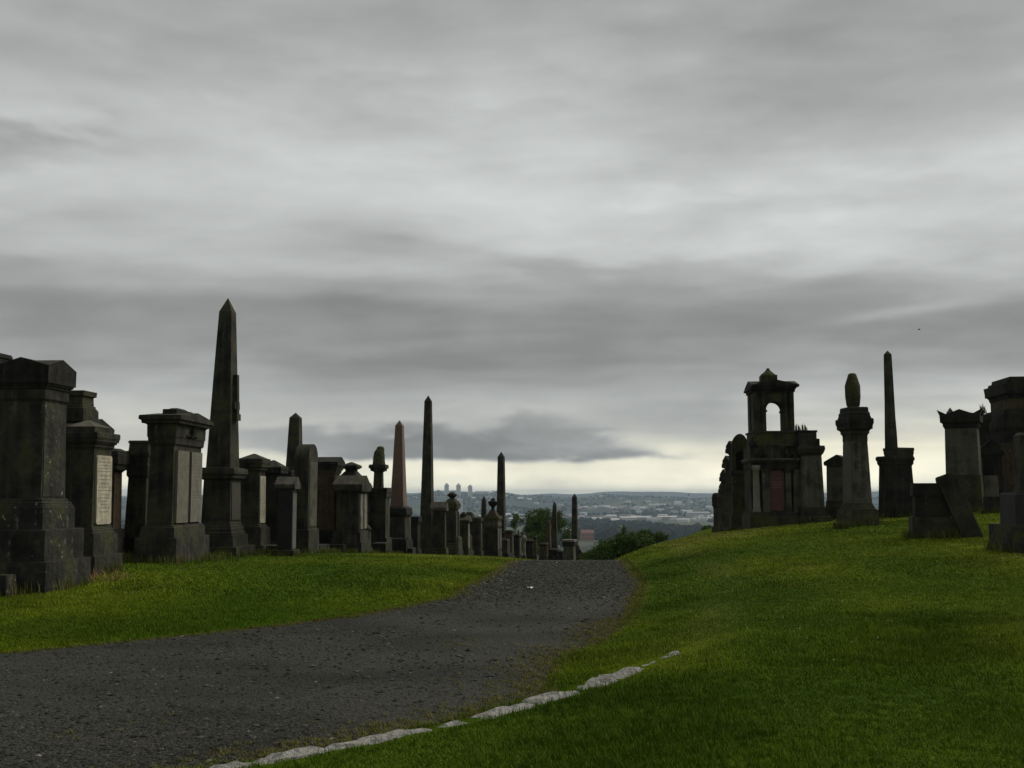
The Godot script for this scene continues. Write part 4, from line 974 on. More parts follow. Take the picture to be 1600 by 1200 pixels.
	t = monument("stepped_headstone", "mossy stepped headstone low in front of the light-edged gabled pillar", "headstone", Vector3(-1.917, -0.915, -45), 60, "")
	tier(t, "base", M.mossy, [[0, 0.492, 0.353], [0.049, 0.492, 0.353], [0.069, 0.472, 0.333], [0.148, 0.467, 0.328], [0.165, 0.451, 0.313]])
	tier(t, "slab", M.mossy, [[0.165, 0.37, 0.231], [0.77, 0.343, 0.215], [0.908, 0.158, 0.099]])
	t = monument("dark_headstone", "dark stone between the urn monument and the obelisk behind it", "headstone", Vector3(-0.4, -1.616, -54), 76, "")
	tier(t, "base", M.soot, [[0, 0.741, 0.646], [0.079, 0.741, 0.646], [0.111, 0.714, 0.618], [0.237, 0.707, 0.611], [0.263, 0.686, 0.59]])
	tier(t, "slab", M.dark, [[0.263, 0.575, 0.479], [0.791, 0.543, 0.453], [0.813, 0.546, 0.455], [0.821, 0.556, 0.463], [0.833, 0.558, 0.465], [0.837, 0.575, 0.479], [0.89, 0.575, 0.479], [0.92, 0.575, 0.479], [0.932, 0.511, 0.426], [0.98, 0.496, 0.413], [0.99, 0.447, 0.373]])
	t = monument("grave_kerb", "low dark stone grave kerb below the slate-panelled pillar", "grave kerb", Vector3(-5.567, 0.201, -24.5), 85, "")
	tier(t, "kerb", M.soot, [[0, 0.649, 0.325], [0.239, 0.611, 0.306]])
	t = monument("grave_kerb", "low dark stone grave kerb below the round-headed stele", "grave kerb", Vector3(-5.196, 0.029, -27.5), 85, "")
	tier(t, "kerb", M.soot, [[0, 0.988, 0.494], [0.285, 0.943, 0.472]])
	t = monument("grave_kerb", "low dark stone grave kerb before the brown pedestal", "grave kerb", Vector3(-4.834, -0.056, -29), 85, "")
	tier(t, "kerb", M.soot, [[0, 0.974, 0.487], [0.319, 0.926, 0.463]])
	t = monument("grave_kerb", "low dark stone grave kerb before the draped figure pillar", "grave kerb", Vector3(-4.03, -0.228, -32), 85, "")
	tier(t, "kerb", M.soot, [[0, 0.964, 0.482], [0.391, 0.907, 0.454]])
	t = monument("grave_kerb", "low dark stone grave kerb right of the red obelisk base", "grave kerb", Vector3(-3.556, -0.456, -36), 85, "")
	tier(t, "kerb", M.soot, [[0, 0.729, 0.364], [0.079, 0.729, 0.364], [0.111, 0.696, 0.348], [0.237, 0.688, 0.344], [0.264, 0.662, 0.331]])
	t = monument("row_monument", "monument with jutting gabled cap, first behind the round-topped stele", "monument", Vector3(7.345, 0.448, -34), -66, "")
	tier(t, "base", M.dark, [[0, 0.357, 0.357], [0.075, 0.357, 0.357], [0.105, 0.342, 0.342], [0.225, 0.338, 0.338], [0.25, 0.327, 0.327]])
	tier(t, "die", M.dark, [[0.25, 0.238, 0.238], [2.5, 0.223, 0.223]])
	tier(t, "cornice", M.soot, [[2.5, 0.238, 0.238], [2.528, 0.254, 0.254], [2.539, 0.303, 0.303], [2.554, 0.313, 0.313], [2.559, 0.401, 0.401], [2.628, 0.401, 0.401], [2.653, 0.401, 0.401], [2.663, 0.394, 0.394], [2.704, 0.392, 0.392], [2.712, 0.386, 0.386]])
	roof(t, "gable", M.soot, 2.712, 2.797, 2.967, 0.357, 0.357, true)
	t = monument("row_monument", "second dark monument stepping down behind the round-topped stele", "monument", Vector3(7.75, 0.364, -36.5), -66, "")
	tier(t, "base", M.dark, [[0, 0.383, 0.383], [0.081, 0.383, 0.383], [0.113, 0.367, 0.367], [0.242, 0.364, 0.364], [0.269, 0.351, 0.351]])
	tier(t, "die", M.dark, [[0.269, 0.256, 0.256], [2.162, 0.24, 0.24]])
	tier(t, "cornice", M.soot, [[2.162, 0.256, 0.256], [2.192, 0.273, 0.273], [2.203, 0.326, 0.326], [2.219, 0.336, 0.336], [2.225, 0.431, 0.431], [2.298, 0.431, 0.431], [2.325, 0.431, 0.431], [2.336, 0.423, 0.423], [2.38, 0.421, 0.421], [2.389, 0.415, 0.415]])
	roof(t, "gable", M.soot, 2.389, 2.48, 2.662, 0.383, 0.383, true)
	t = monument("row_monument", "third dark monument stepping down behind the round-topped stele", "monument", Vector3(8.16, 0.279, -39), -64, "")
	tier(t, "base", M.dark, [[0, 0.391, 0.391], [0.086, 0.391, 0.391], [0.121, 0.374, 0.374], [0.258, 0.37, 0.37], [0.287, 0.357, 0.357]])
	tier(t, "die", M.dark, [[0.287, 0.255, 0.255], [1.802, 0.238, 0.238]])
	tier(t, "cornice", M.soot, [[1.802, 0.255, 0.255], [1.834, 0.274, 0.274], [1.846, 0.33, 0.33], [1.863, 0.341, 0.341], [1.869, 0.442, 0.442], [1.947, 0.442, 0.442], [1.976, 0.442, 0.442], [1.988, 0.434, 0.434], [2.034, 0.432, 0.432], [2.044, 0.425, 0.425]])
	roof(t, "gable", M.soot, 2.044, 2.141, 2.334, 0.391, 0.391, true)
	t = monument("row_monument", "fourth and lowest black monument stepping down behind the round-topped stele", "monument", Vector3(8.709, 0.177, -42), -64, "")
	tier(t, "base", M.dark, [[0, 0.403, 0.403], [0.093, 0.403, 0.403], [0.13, 0.385, 0.385], [0.278, 0.38, 0.38], [0.309, 0.366, 0.366]])
	tier(t, "die", M.dark, [[0.309, 0.257, 0.257], [1.447, 0.238, 0.238]])
	tier(t, "cornice", M.soot, [[1.447, 0.257, 0.257], [1.482, 0.275, 0.275], [1.494, 0.33, 0.33], [1.513, 0.341, 0.341], [1.519, 0.44, 0.44], [1.603, 0.44, 0.44], [1.634, 0.44, 0.44], [1.647, 0.431, 0.431], [1.697, 0.428, 0.428], [1.707, 0.421, 0.421]])
	roof(t, "gable", M.soot, 1.707, 1.811, 2.019, 0.385, 0.385, true)
	t = monument("end_pillar", "end pillar of the right row with worn cornice against the valley", "monument", Vector3(8.969, 0.076, -45), -60, "")
	tier(t, "base", M.dark, [[0, 0.391, 0.391], [0.05, 0.391, 0.391], [0.07, 0.381, 0.381], [0.149, 0.379, 0.379], [0.166, 0.371, 0.371]])
	tier(t, "die", M.dark, [[0.166, 0.274, 0.274], [0.996, 0.264, 0.264]])
	tier(t, "cornice", M.soot, [[0.996, 0.274, 0.274], [1.032, 0.279, 0.279], [1.045, 0.297, 0.297], [1.065, 0.301, 0.301], [1.072, 0.332, 0.332], [1.162, 0.332, 0.332], [1.223, 0.334, 0.334], [1.245, 0.34, 0.34], [1.279, 0.341, 0.341], [1.29, 0.352, 0.352], [1.44, 0.352, 0.352], [1.49, 0.352, 0.352], [1.51, 0.322, 0.322], [1.59, 0.315, 0.315], [1.606, 0.293, 0.293], [1.662, 0.176, 0.176]])
	t = monument("round_topped_stele", "mossy round-topped stele with arched niche beside the arched aedicule tomb", "headstone", Vector3(6.891, 0.626, -31), -8, "")
	tier(t, "base", M.mossy, [[0, 0.69, 0.39], [0.343, 0.655, 0.355], [0.354, 0.655, 0.355], [0.359, 0.637, 0.338], [0.377, 0.633, 0.333], [0.381, 0.62, 0.32]])
	tier(t, "die", M.mossy, [[0.381, 0.549, 0.25], [1.587, 0.494, 0.225]])
	tier(t, "moulding", M.dark, [[1.587, 0.531, 0.241], [1.604, 0.538, 0.245], [1.61, 0.56, 0.26], [1.619, 0.564, 0.264], [1.622, 0.602, 0.302], [1.664, 0.602, 0.302], [1.687, 0.602, 0.302], [1.696, 0.576, 0.276], [1.733, 0.569, 0.27], [1.741, 0.549, 0.25]])
	slab(t, "arched_head", M.mossy, arch_frame(-0.247, 0.247, 1.741, 2.416, -0.129, 0.129, 2.184), 0.18)
	slab(t, "crown", M.mossy, arch_top(0.475, 2.416, 2.842, 0.307, 0.25), 0.18)
	part_box(t, "niche_back", M.soot, -0.148, 0.148, 1.741, 2.416, -0.085, -0.045)
	t = monument("aedicule_tomb", "tall ruinous tomb with arched open aedicule, dark red panel and side pier", "monument", Vector3(7.494, 0.76, -29), -4, "")
	part_box(t, "base", M.mossy, -0.816, 0.598, -0.497, 0.285, -1.5, 0.16)
	part_box(t, "plinth", M.dark, -0.779, 0.526, 0.285, 0.392, -1.45, 0.1)
	part_box(t, "body", M.dark, -0.725, 0.634, 0.392, 2.244, -1.4, -0.14)
	part_box(t, "entablature", M.soot, -0.743, 0.598, 1.594, 1.792, -1.38, 0)
	part_box(t, "entablature", M.dark, -0.779, 0.598, 1.792, 1.9, -1.42, 0.06)
	part_box(t, "pilaster", M.grey, -0.435, -0.217, 0.392, 1.594, -0.16, -0.02)
	part_box(t, "pilaster", M.grey, 0.217, 0.381, 0.392, 1.594, -0.16, -0.02)
	part_box(t, "pilaster", M.grey, 0.435, 0.634, 0.392, 1.594, -0.16, -0.02)
	part_box(t, "pilaster_cap", M.dark, -0.471, -0.181, 1.503, 1.594, -0.16, 0.01)
	part_box(t, "pilaster_cap", M.dark, 0.181, 0.417, 1.503, 1.594, -0.16, 0.01)
	st = begin()
	panel(st, 0, 0.399, 0.428, 1.558, -0.14, -0.14, 0.03)
	obj("inscription_panel", st, M.text_red, t)
	st = begin()
	lathe(st, [[0.115, 0.392], [0.125, 0.446], [0.1, 0.481], [0.088, 1.54], [0.11, 1.558], [0.13, 1.63], [0.12, 1.702]], 14, Vector3(-0.598, 0, -0.02))
	obj("column", st, M.pale, t)
	st = begin()
	lathe(st, [[0.11, 0.392], [0.12, 0.446], [0.095, 0.481], [0.085, 1.54], [0.11, 1.558], [0.13, 1.63], [0.12, 1.702]], 14, Vector3(-0.634, 0, -0.9))
	obj("column", st, M.dark, t)
	slab(t, "segmental_pediment", M.dark, arch_top(1.087, 1.9, 2.298, 0.326), 1.3, Vector3(-0.145, 0, -0.68))
	part_box(t, "attic", M.mossy, -0.634, 0.598, 2.244, 2.624, -1.3, -0.06)
	part_box(t, "sill", M.dark, -0.671, 0.58, 2.624, 2.679, -1.32, -0.02)
	slab(t, "arched_aedicule", M.dark, arch_frame(-0.598, 0.507, 2.679, 3.864, -0.254, 0.236, 3.279), 0.55, Vector3(0, 0, -0.38))
	part_box(t, "pilaster", M.dark, -0.616, -0.507, 2.679, 3.791, -0.12, -0.05)
	part_box(t, "pilaster", M.dark, -0.381, -0.272, 2.679, 3.791, -0.12, -0.05)
	part_box(t, "pilaster", M.dark, 0.254, 0.326, 2.679, 3.791, -0.12, -0.05)
	part_box(t, "pilaster", M.dark, 0.417, 0.526, 2.679, 3.791, -0.12, -0.05)
	part_box(t, "impost", M.soot, -0.29, -0.227, 3.225, 3.279, -0.66, -0.06)
	part_box(t, "impost", M.soot, 0.208, 0.29, 3.225, 3.279, -0.66, -0.06)
	part_box(t, "cornice", M.soot, -0.652, 0.562, 3.791, 3.864, -1.15, -0.03)
	part_box(t, "cornice", M.soot, -0.707, 0.58, 3.864, 3.938, -1.2, 0.02)
	st = begin()
	cross_gable(st, 3.938, 3.993, 4.158, 1.341, 1.3, Vector3(0, 0, -0.6))
	obj("gabled_roof", st, M.soot, t)
	part_box(t, "finial_block", M.mossy, -0.308, 0.145, 4.084, 4.323, -0.82, -0.38)
	st = begin()
	lathe(st, [[0.23, 4.305], [0.22, 4.342], [0.15, 4.397], [0.07, 4.47], [0.05, 4.498], [0.055, 4.516], [0.01, 4.544]], 12, Vector3(-0.082, 0, -0.6))
	obj("finial", st, M.mossy, t)
	part_box(t, "bracket", M.soot, -0.584, -0.504, 1.9, 2.027, -0.1, 0.1)
	part_box(t, "bracket", M.soot, -0.366, -0.286, 1.9, 2.027, -0.1, 0.1)
	part_box(t, "bracket", M.soot, 0.232, 0.312, 1.9, 2.027, -0.1, 0.1)
	part_box(t, "bracket", M.soot, 0.449, 0.529, 1.9, 2.027, -0.1, 0.1)
	part_box(t, "string_course", M.grey, -0.797, 0.616, 1.846, 1.9, -1.44, 0.1)
	part_box(t, "side_pier", M.dark, -0.625, -0.526, 2.679, 3.791, -1.05, -0.66)
	st = begin()
	lathe(st, [[0.09, 2.244], [0.12, 2.316], [0.05, 2.425], [0.02, 2.515]], 8, Vector3(-0.652, 0, -0.12))
	obj("corner_knob", st, M.soot, t)
	st = begin()
	lathe(st, [[0.09, 2.244], [0.12, 2.316], [0.05, 2.425], [0.02, 2.515]], 8, Vector3(0.544, 0, -0.12))
	obj("corner_knob", st, M.soot, t)
	part_box(t, "pier_base", M.mossy, 0.544, 1.377, -0.497, 0.285, -1.2, 0.3)
	part_box(t, "pier_plinth", M.dark, 0.562, 1.305, 0.285, 0.535, -1.15, 0.26)
	tier(t, "pier", M.grey, [[0.535, 0.634, 1.2], [1.972, 0.562, 1.12]], Vector3(0.924, 0, -0.42))
	tier(t, "pier_cornice", M.dark, [[1.972, 0.598, 1.15], [2.045, 0.689, 1.3], [2.153, 0.761, 1.4], [2.244, 0.725, 1.36]], Vector3(0.906, 0, -0.42))
	part_box(t, "pier_head", M.dark, 0.58, 1.16, 2.244, 2.443, -1, 0.18)
	part_box(t, "pier_head", M.dark, 0.58, 1.087, 2.443, 2.624, -0.95, 0.14)
	part_box(t, "pier_cap", M.soot, 0.562, 1.106, 2.624, 2.679, -0.98, 0.17)
	weeds_on(t, Vector3(0.652, 2.679, -0.3), 5, 0.22)
	weeds_on(t, Vector3(0.834, 2.679, -0.3), 5, 0.22)
	t = monument("gabled_pillar", "mottled gabled pillar behind the urn column on the right bank", "monument", Vector3(10.194, 0.87, -32), -30, "")
	tier(t, "base", M.dark, [[0, 0.885, 0.77], [0.354, 0.853, 0.738]])
	tier(t, "plinth", M.dark, [[0.354, 0.789, 0.674], [0.425, 0.789, 0.674], [0.454, 0.749, 0.634], [0.567, 0.739, 0.624], [0.591, 0.709, 0.594]])
	tier(t, "die", M.grey, [[0.591, 0.693, 0.578], [1.661, 0.66, 0.55]])
	roof(t, "roof", M.soot, 1.661, 1.781, 2, 0.789, 0.674, true)
	t = monument("urn_column", "tapered grey column with draped urn on crumbling capital, right bank", "monument", Vector3(8.04, 0.875, -24), -84, "")
	tier(t, "base", M.mossy, [[0, 0.832, 0.683], [0.413, 0.789, 0.64]])
	tier(t, "foot", M.dark, [[0.413, 0.725, 0.576], [0.44, 0.725, 0.576], [0.45, 0.682, 0.533], [0.493, 0.672, 0.523], [0.502, 0.639, 0.49], [0.52, 0.639, 0.49], [0.527, 0.623, 0.474], [0.555, 0.619, 0.47], [0.561, 0.607, 0.458]])
	tier(t, "die", M.grey, [[0.561, 0.596, 0.447], [1.991, 0.509, 0.377]])
	tier(t, "neck", M.dark, [[1.991, 0.522, 0.387], [2.111, 0.522, 0.387], [2.138, 0.53, 0.393], [2.147, 0.554, 0.41], [2.162, 0.558, 0.414], [2.166, 0.596, 0.447], [2.231, 0.596, 0.447]])
	tier(t, "capital", M.soot, [[2.231, 0.618, 0.469], [2.251, 0.627, 0.478], [2.258, 0.656, 0.507], [2.269, 0.662, 0.513], [2.273, 0.714, 0.565], [2.321, 0.714, 0.565], [2.358, 0.719, 0.57], [2.371, 0.731, 0.582], [2.391, 0.734, 0.585], [2.398, 0.757, 0.608], [2.487, 0.757, 0.608], [2.517, 0.746, 0.597]])
	tier(t, "attic", M.soot, [[2.517, 0.682, 0.533], [2.54, 0.682, 0.533], [2.549, 0.661, 0.512], [2.585, 0.655, 0.506], [2.593, 0.639, 0.49], [2.651, 0.639, 0.49], [2.675, 0.596, 0.447], [2.769, 0.586, 0.437], [2.789, 0.549, 0.406]])
	st = begin()
	lathe(st, [[0.135, 2.743], [0.135, 2.804], [0.158, 2.849], [0.172, 3.046], [0.168, 3.303], [0.142, 3.41], [0.113, 3.501], [0.09, 3.577], [0.06, 3.6], [0.015, 3.607]], 18, Vector3(-0.002, 0, 0.015), 6, 0.05, 1)
	obj("draped_urn", st, M.mossy, t)
	st = begin()
	panel(st, 0, 0.463, 0.62, 1.901, 0.222, 0.191, 0.012, 0)
	obj("inscription", st, M.text_dark, t)
	t = monument("fallen_block", "small low block sunk in grass at the foot of the urn column", "stone block", Vector3(7.366, 0.786, -23.2), -60, "")
	tier(t, "block", M.dark, [[0, 0.252, 0.175], [0.213, 0.221, 0.147]])
	t = monument("obelisk", "slender obelisk on double pedestal, tallest on the right bank", "obelisk", Vector3(10.451, 1.064, -28), -70, "")
	tier(t, "die", M.soot, [[0, 0.698, 0.698], [1.35, 0.605, 0.605]])
	tier(t, "cornice", M.soot, [[1.35, 0.628, 0.628], [1.373, 0.633, 0.633], [1.382, 0.647, 0.647], [1.394, 0.649, 0.649], [1.398, 0.675, 0.675], [1.455, 0.675, 0.675], [1.478, 0.679, 0.679], [1.486, 0.693, 0.693], [1.499, 0.696, 0.696], [1.503, 0.721, 0.721], [1.559, 0.721, 0.721], [1.575, 0.721, 0.721], [1.581, 0.698, 0.698], [1.606, 0.692, 0.692], [1.612, 0.675, 0.675]])
	tier(t, "upper_block", M.dark, [[1.612, 0.535, 0.535], [1.642, 0.537, 0.537], [1.654, 0.544, 0.544], [1.67, 0.546, 0.546], [1.676, 0.558, 0.558], [1.751, 0.558, 0.558], [1.759, 0.561, 0.561], [1.762, 0.568, 0.568], [1.766, 0.569, 0.569], [1.767, 0.581, 0.581], [1.786, 0.581, 0.581], [1.839, 0.57, 0.57]], Vector3(0.036, 0, -0.099))
	tier(t, "shaft", M.dark, [[1.821, 0.244, 0.244], [4.415, 0.151, 0.151]], Vector3(-0.03, 0, 0.082))
	tier(t, "pyramidion", M.dark, [[4.415, 0.151, 0.151], [4.522, 0.012, 0.012]], Vector3(-0.03, 0, 0.082))
	t = monument("broken_chest_tomb", "collapsed black chest tomb of stacked blocks on the right grass", "tomb", Vector3(7.738, 0.933, -19), -14, "")
	tier(t, "base", M.dark, [[0, 0.79, 0.533], [0.28, 0.771, 0.514]])
	tier(t, "chest", M.soot, [[0.28, 0.608, 0.406], [0.666, 0.588, 0.392]], Vector3(-0.023, 0, 0.006))
	tier(t, "lid", M.soot, [[0.666, 0.649, 0.433], [0.698, 0.649, 0.433], [0.711, 0.639, 0.426], [0.761, 0.636, 0.424], [0.772, 0.629, 0.419], [0.811, 0.629, 0.419], [0.826, 0.619, 0.412], [0.888, 0.616, 0.411], [0.901, 0.608, 0.406]], Vector3(-0.035, 0, 0.009))
	t = monument("leaning_slab", "dark slab tilted against the collapsed chest tomb", "headstone", Vector3(8.211, 1.016, -18.6), -14, "")
	leaning(t, "slab", M.dark, 0.335, 1.033, 0.197, 20.0)
	t = monument("corniced_pillar", "broad grey-green pillar with curled cornice behind the leaning slab", "monument", Vector3(12.313, 1.167, -28), -30, "")
	tier(t, "base", M.mossy, [[0, 1.065, 0.873], [0.276, 1.036, 0.843]])
	tier(t, "lower_drum", M.mossy, [[0.276, 0.919, 0.727], [1.004, 0.89, 0.698]])
	tier(t, "die", M.grey, [[1.004, 0.847, 0.655], [2.26, 0.803, 0.617]])
	tier(t, "cornice", M.soot, [[2.26, 0.832, 0.64], [2.284, 0.838, 0.646], [2.292, 0.855, 0.663], [2.305, 0.859, 0.667], [2.309, 0.89, 0.698], [2.366, 0.89, 0.698], [2.393, 0.902, 0.71], [2.403, 0.937, 0.745], [2.417, 0.944, 0.752], [2.422, 1.006, 0.814], [2.489, 1.006, 0.814], [2.594, 1.021, 0.829]])
	tier(t, "attic", M.soot, [[2.594, 0.89, 0.698], [2.605, 0.89, 0.698], [2.609, 0.861, 0.669], [2.626, 0.854, 0.662], [2.629, 0.832, 0.64], [2.682, 0.446, 0.343]])
	slab(t, "eared_crest", M.soot, PackedVector2Array([Vector2(-0.481, 2.556), Vector2(-0.571, 2.776), Vector2(-0.351, 2.656), Vector2(-0.255, 2.676), Vector2(0, 2.776), Vector2(0.255, 2.676), Vector2(0.351, 2.656), Vector2(0.571, 2.776), Vector2(0.481, 2.556)]), 0.2, Vector3(0, 0, 0.314))
	slab(t, "eared_crest", M.soot, PackedVector2Array([Vector2(-0.481, 2.556), Vector2(-0.571, 2.776), Vector2(-0.351, 2.656), Vector2(-0.255, 2.676), Vector2(0, 2.776), Vector2(0.255, 2.676), Vector2(0.351, 2.656), Vector2(0.571, 2.776), Vector2(0.481, 2.556)]), 0.2, Vector3(0, 0, -0.314))
	t = monument("obelisk", "pale obelisk tip showing above the curled cornice pillar", "obelisk", Vector3(15.452, 1.044, -36), -30, "")
	tier(t, "die", M.grey, [[0, 0.447, 0.447], [1.894, 0.409, 0.409]])
	tier(t, "shaft", M.grey, [[1.894, 0.298, 0.298], [3.471, 0.233, 0.233]])
	tier(t, "pyramidion", M.grey, [[3.471, 0.233, 0.233], [3.652, 0.019, 0.019]])
	t = monument("wall_tomb", "flat black tomb filling the gap between curled cornice pillar and ruined mausoleum", "tomb", Vector3(13.874, 1.127, -30.6), -10, "")
	tier(t, "base", M.soot, [[0, 0.816, 0.465], [0.339, 0.787, 0.436]])
	tier(t, "die", M.soot, [[0.339, 0.701, 0.351], [2.624, 0.685, 0.343]])
	tier(t, "cap", M.soot, [[2.624, 0.716, 0.365], [2.657, 0.723, 0.372], [2.67, 0.744, 0.394], [2.688, 0.748, 0.398], [2.694, 0.787, 0.436], [2.777, 0.787, 0.436], [2.893, 0.787, 0.436]])
	t = monument("ruined_mausoleum", "massive black ruined mausoleum with stepped cornice at right picture edge", "mausoleum", Vector3(16.151, 1.121, -31), -6, "")
	tier(t, "base", M.soot, [[0, 3.182, 2.048], [0.497, 3.129, 1.995]])
	tier(t, "wall", M.brown, [[0.497, 3.049, 1.916], [2.037, 3.023, 1.889]])
	tier(t, "string_course", M.soot, [[2.037, 3.049, 1.916], [2.386, 3.076, 1.942], [2.503, 3.155, 2.022]])
	tier(t, "shoulder", M.soot, [[2.503, 3.076, 1.942], [2.891, 3.049, 1.916], [2.989, 2.964, 1.852], [3.012, 2.964, 1.852], [3.022, 2.801, 1.75], [3.059, 2.762, 1.726], [3.067, 2.638, 1.649]])
	tier(t, "attic", M.brown, [[3.028, 2.549, 1.593], [3.36, 2.549, 1.593]])
	tier(t, "cornice", M.soot, [[3.36, 2.578, 1.611], [3.438, 2.623, 1.639], [3.476, 2.642, 1.651], [3.491, 2.7, 1.687], [3.512, 2.711, 1.695], [3.519, 2.815, 1.76], [3.614, 2.815, 1.76], [3.81, 2.86, 1.787]])
	tier(t, "upper_course", M.soot, [[3.81, 2.638, 1.649], [3.908, 2.623, 1.639]])
	tier(t, "top_slab", M.soot, [[3.908, 2.46, 1.537], [4.025, 2.43, 1.519]])
	weeds_on(t, Vector3(-1.976, 2.93, 0.6), 6, 0.3)
	part_box(t, "red_block", M.brown, -1.492, -1.221, 1.275, 1.409, 0.845, 0.975)
	part_box(t, "red_block", M.oxide, -1.24, -0.969, 1.044, 1.178, 0.845, 0.975)
	part_box(t, "red_block", M.brown, -1.414, -1.143, 0.852, 0.986, 0.845, 0.975)
	part_box(t, "red_block", M.oxide, -1.143, -0.872, 0.622, 0.756, 0.845, 0.975)
	part_box(t, "red_block", M.brown, -1.317, -1.046, 0.411, 0.545, 0.845, 0.975)
	t = monument("pedimented_monument", "small black pedimented monument in front of the ruined mausoleum", "monument", Vector3(13.266, 1.196, -28.4), -20, "")
	tier(t, "base", M.soot, [[0, 0.662, 0.544], [0.068, 0.662, 0.544], [0.096, 0.648, 0.529], [0.205, 0.644, 0.525], [0.228, 0.633, 0.514]])
	tier(t, "die", M.soot, [[0.228, 0.514, 0.395], [1.477, 0.484, 0.372]])
	tier(t, "cornice", M.soot, [[1.477, 0.544, 0.425], [1.501, 0.551, 0.433], [1.509, 0.573, 0.455], [1.522, 0.578, 0.459], [1.526, 0.618, 0.499], [1.583, 0.618, 0.499], [1.615, 0.618, 0.499], [1.628, 0.603, 0.484], [1.679, 0.6, 0.481], [1.69, 0.588, 0.47]])
	roof(t, "pediment", M.soot, 1.69, 1.76, 1.956, 0.484, 0.372, true)
	t = monument("small_headstone", "small square grey headstone below the black pedimented monument", "headstone", Vector3(12.114, 1.262, -26), -14, "")
	tier(t, "base", M.dark, [[0, 0.405, 0.232], [0.321, 0.393, 0.22]])
	tier(t, "slab", M.grey, [[0.321, 0.317, 0.144], [0.803, 0.303, 0.138], [0.818, 0.303, 0.138], [0.824, 0.29, 0.132], [0.847, 0.286, 0.13], [0.852, 0.276, 0.125]])
	t = monument("stepped_plinth", "smooth grey two-step plinth with pillar cut by the right picture edge", "monument", Vector3(8.275, 0.718, -16.5), -2, "")
	tier(t, "base", M.dark, [[0, 0.969, 0.851], [0.434, 0.969, 0.851]])
	tier(t, "step", M.polished, [[0.434, 0.704, 0.587], [0.892, 0.682, 0.569], [0.904, 0.682, 0.569], [0.909, 0.664, 0.553], [0.928, 0.66, 0.55], [0.932, 0.646, 0.538]])
	tier(t, "pillar", M.dark, [[0.932, 0.382, 0.318], [0.957, 0.382, 0.318], [0.967, 0.36, 0.3], [1.006, 0.354, 0.295], [1.014, 0.338, 0.281], [1.753, 0.315, 0.263], [1.784, 0.315, 0.263], [1.796, 0.297, 0.248], [1.845, 0.293, 0.244], [1.856, 0.279, 0.232], [1.897, 0.205, 0.171]])

# ------------------------------------------------------------------ ground, path, kerb
func polar(called: String, rs: PackedFloat32Array, m: Material, tint: Callable, back := 1.0) -> MeshInstance3D:
	var bs := PackedFloat32Array()
	var b := -180.0
	while b < 180.0:
		bs.append(b)
		b += 0.4 if absf(b) < 36.0 else 4.0
	var nb := bs.size()
	var pos := PackedVector3Array()
	var col := PackedColorArray()
	var uv := PackedVector2Array()
	var idx := PackedInt32Array()
	for r0 in rs:
		for bb in bs:
			var r := r0 * lerpf(1.0, back, smoothstep(50.0, 100.0, absf(bb)))
			var a := deg_to_rad(bb)
			var x := sin(a) * r
			var z := -cos(a) * r
			var y := ground_h(x, z)
			if r < 120.0:
				var d := -z
				var l := line_at(LEFT_D, LEFT_X, d)
				var g := line_at(GRAVEL_D, GRAVEL_X, d)
				if x > l + 0.12 and x < g - 0.12:
					y -= 0.07
			pos.append(Vector3(x, y, z))
			uv.append(Vector2(x, z))
			col.append(tint.call(x, z))
	for i in range(rs.size() - 1):
		for j in nb:
			var j1 := (j + 1) % nb
			var p := i * nb + j
			var q := i * nb + j1
			var s := (i + 1) * nb + j1
			var t := (i + 1) * nb + j
			idx.append_array([p, t, s, p, s, q])
	var arr := []
	arr.resize(Mesh.ARRAY_MAX)
	arr[Mesh.ARRAY_VERTEX] = pos
	arr[Mesh.ARRAY_COLOR] = col
	arr[Mesh.ARRAY_TEX_UV] = uv
	arr[Mesh.ARRAY_INDEX] = idx
	var am := ArrayMesh.new()
	am.add_surface_from_arrays(Mesh.PRIMITIVE_TRIANGLES, arr)
	var st := SurfaceTool.new()
	st.create_from(am, 0)
	st.generate_normals()
	var o := MeshInstance3D.new()
	o.name = numbered(called)
	o.mesh = st.commit()
	o.material_override = m
	add_child(o)
	o.set_meta("kind", "structure")
	return o

func on_path(x: float, d: float, margin := 0.0) -> bool:
	return x > line_at(LEFT_D, LEFT_X, d) + margin and x < line_at(GRAVEL_D, GRAVEL_X, d) - margin

func on_kerb(x: float, d: float) -> bool:
	return d > 5.9 and d < 11.1 and absf(x - line_at(KERB_D, KERB_X, d)) < 0.2

func turf_tint(x: float, d: float) -> Color:
	# lush and straw-coloured sweeps of mown turf
	var a := broad.get_noise_2d(x * 5.0, d * 5.0 + 90.0)
	var b := broad.get_noise_2d(x * 22.0 + 40.0, d * 16.0)
	var t := clampf(0.36 + a * 0.6 + b * 0.8 + 0.24 * smoothstep(8.0, 17.0, d), 0.0, 1.0)
	var c := Color(0.058, 0.118, 0.008).lerp(Color(0.165, 0.19, 0.014), t)
	var row := broad.get_noise_2d(x * 3.0 + 200.0, d * 42.0)
	t = clampf(t + row * 0.35, 0.0, 1.0)
	c = Color(0.066, 0.124, 0.006).lerp(Color(0.168, 0.212, 0.012), t)
	c = c * (1.0 - 0.22 * smoothstep(0.22, 0.42, broad.get_noise_2d(x * 34.0 + 9.0, d * 40.0)))
	var straw := clampf(b * 1.3 + row * 0.9 + a * 0.8 - 0.5, 0.0, 0.45)
	var e := (x - line_at(GRAVEL_D, GRAVEL_X, d) - 1.35 - 0.25 * a) / 0.3
	straw = clampf(straw + 0.3 * exp(-e * e) * (0.7 + b) * smoothstep(9.0, 13.0, d), 0.0, 0.5)
	return c.lerp(Color(0.25, 0.24, 0.07), straw)

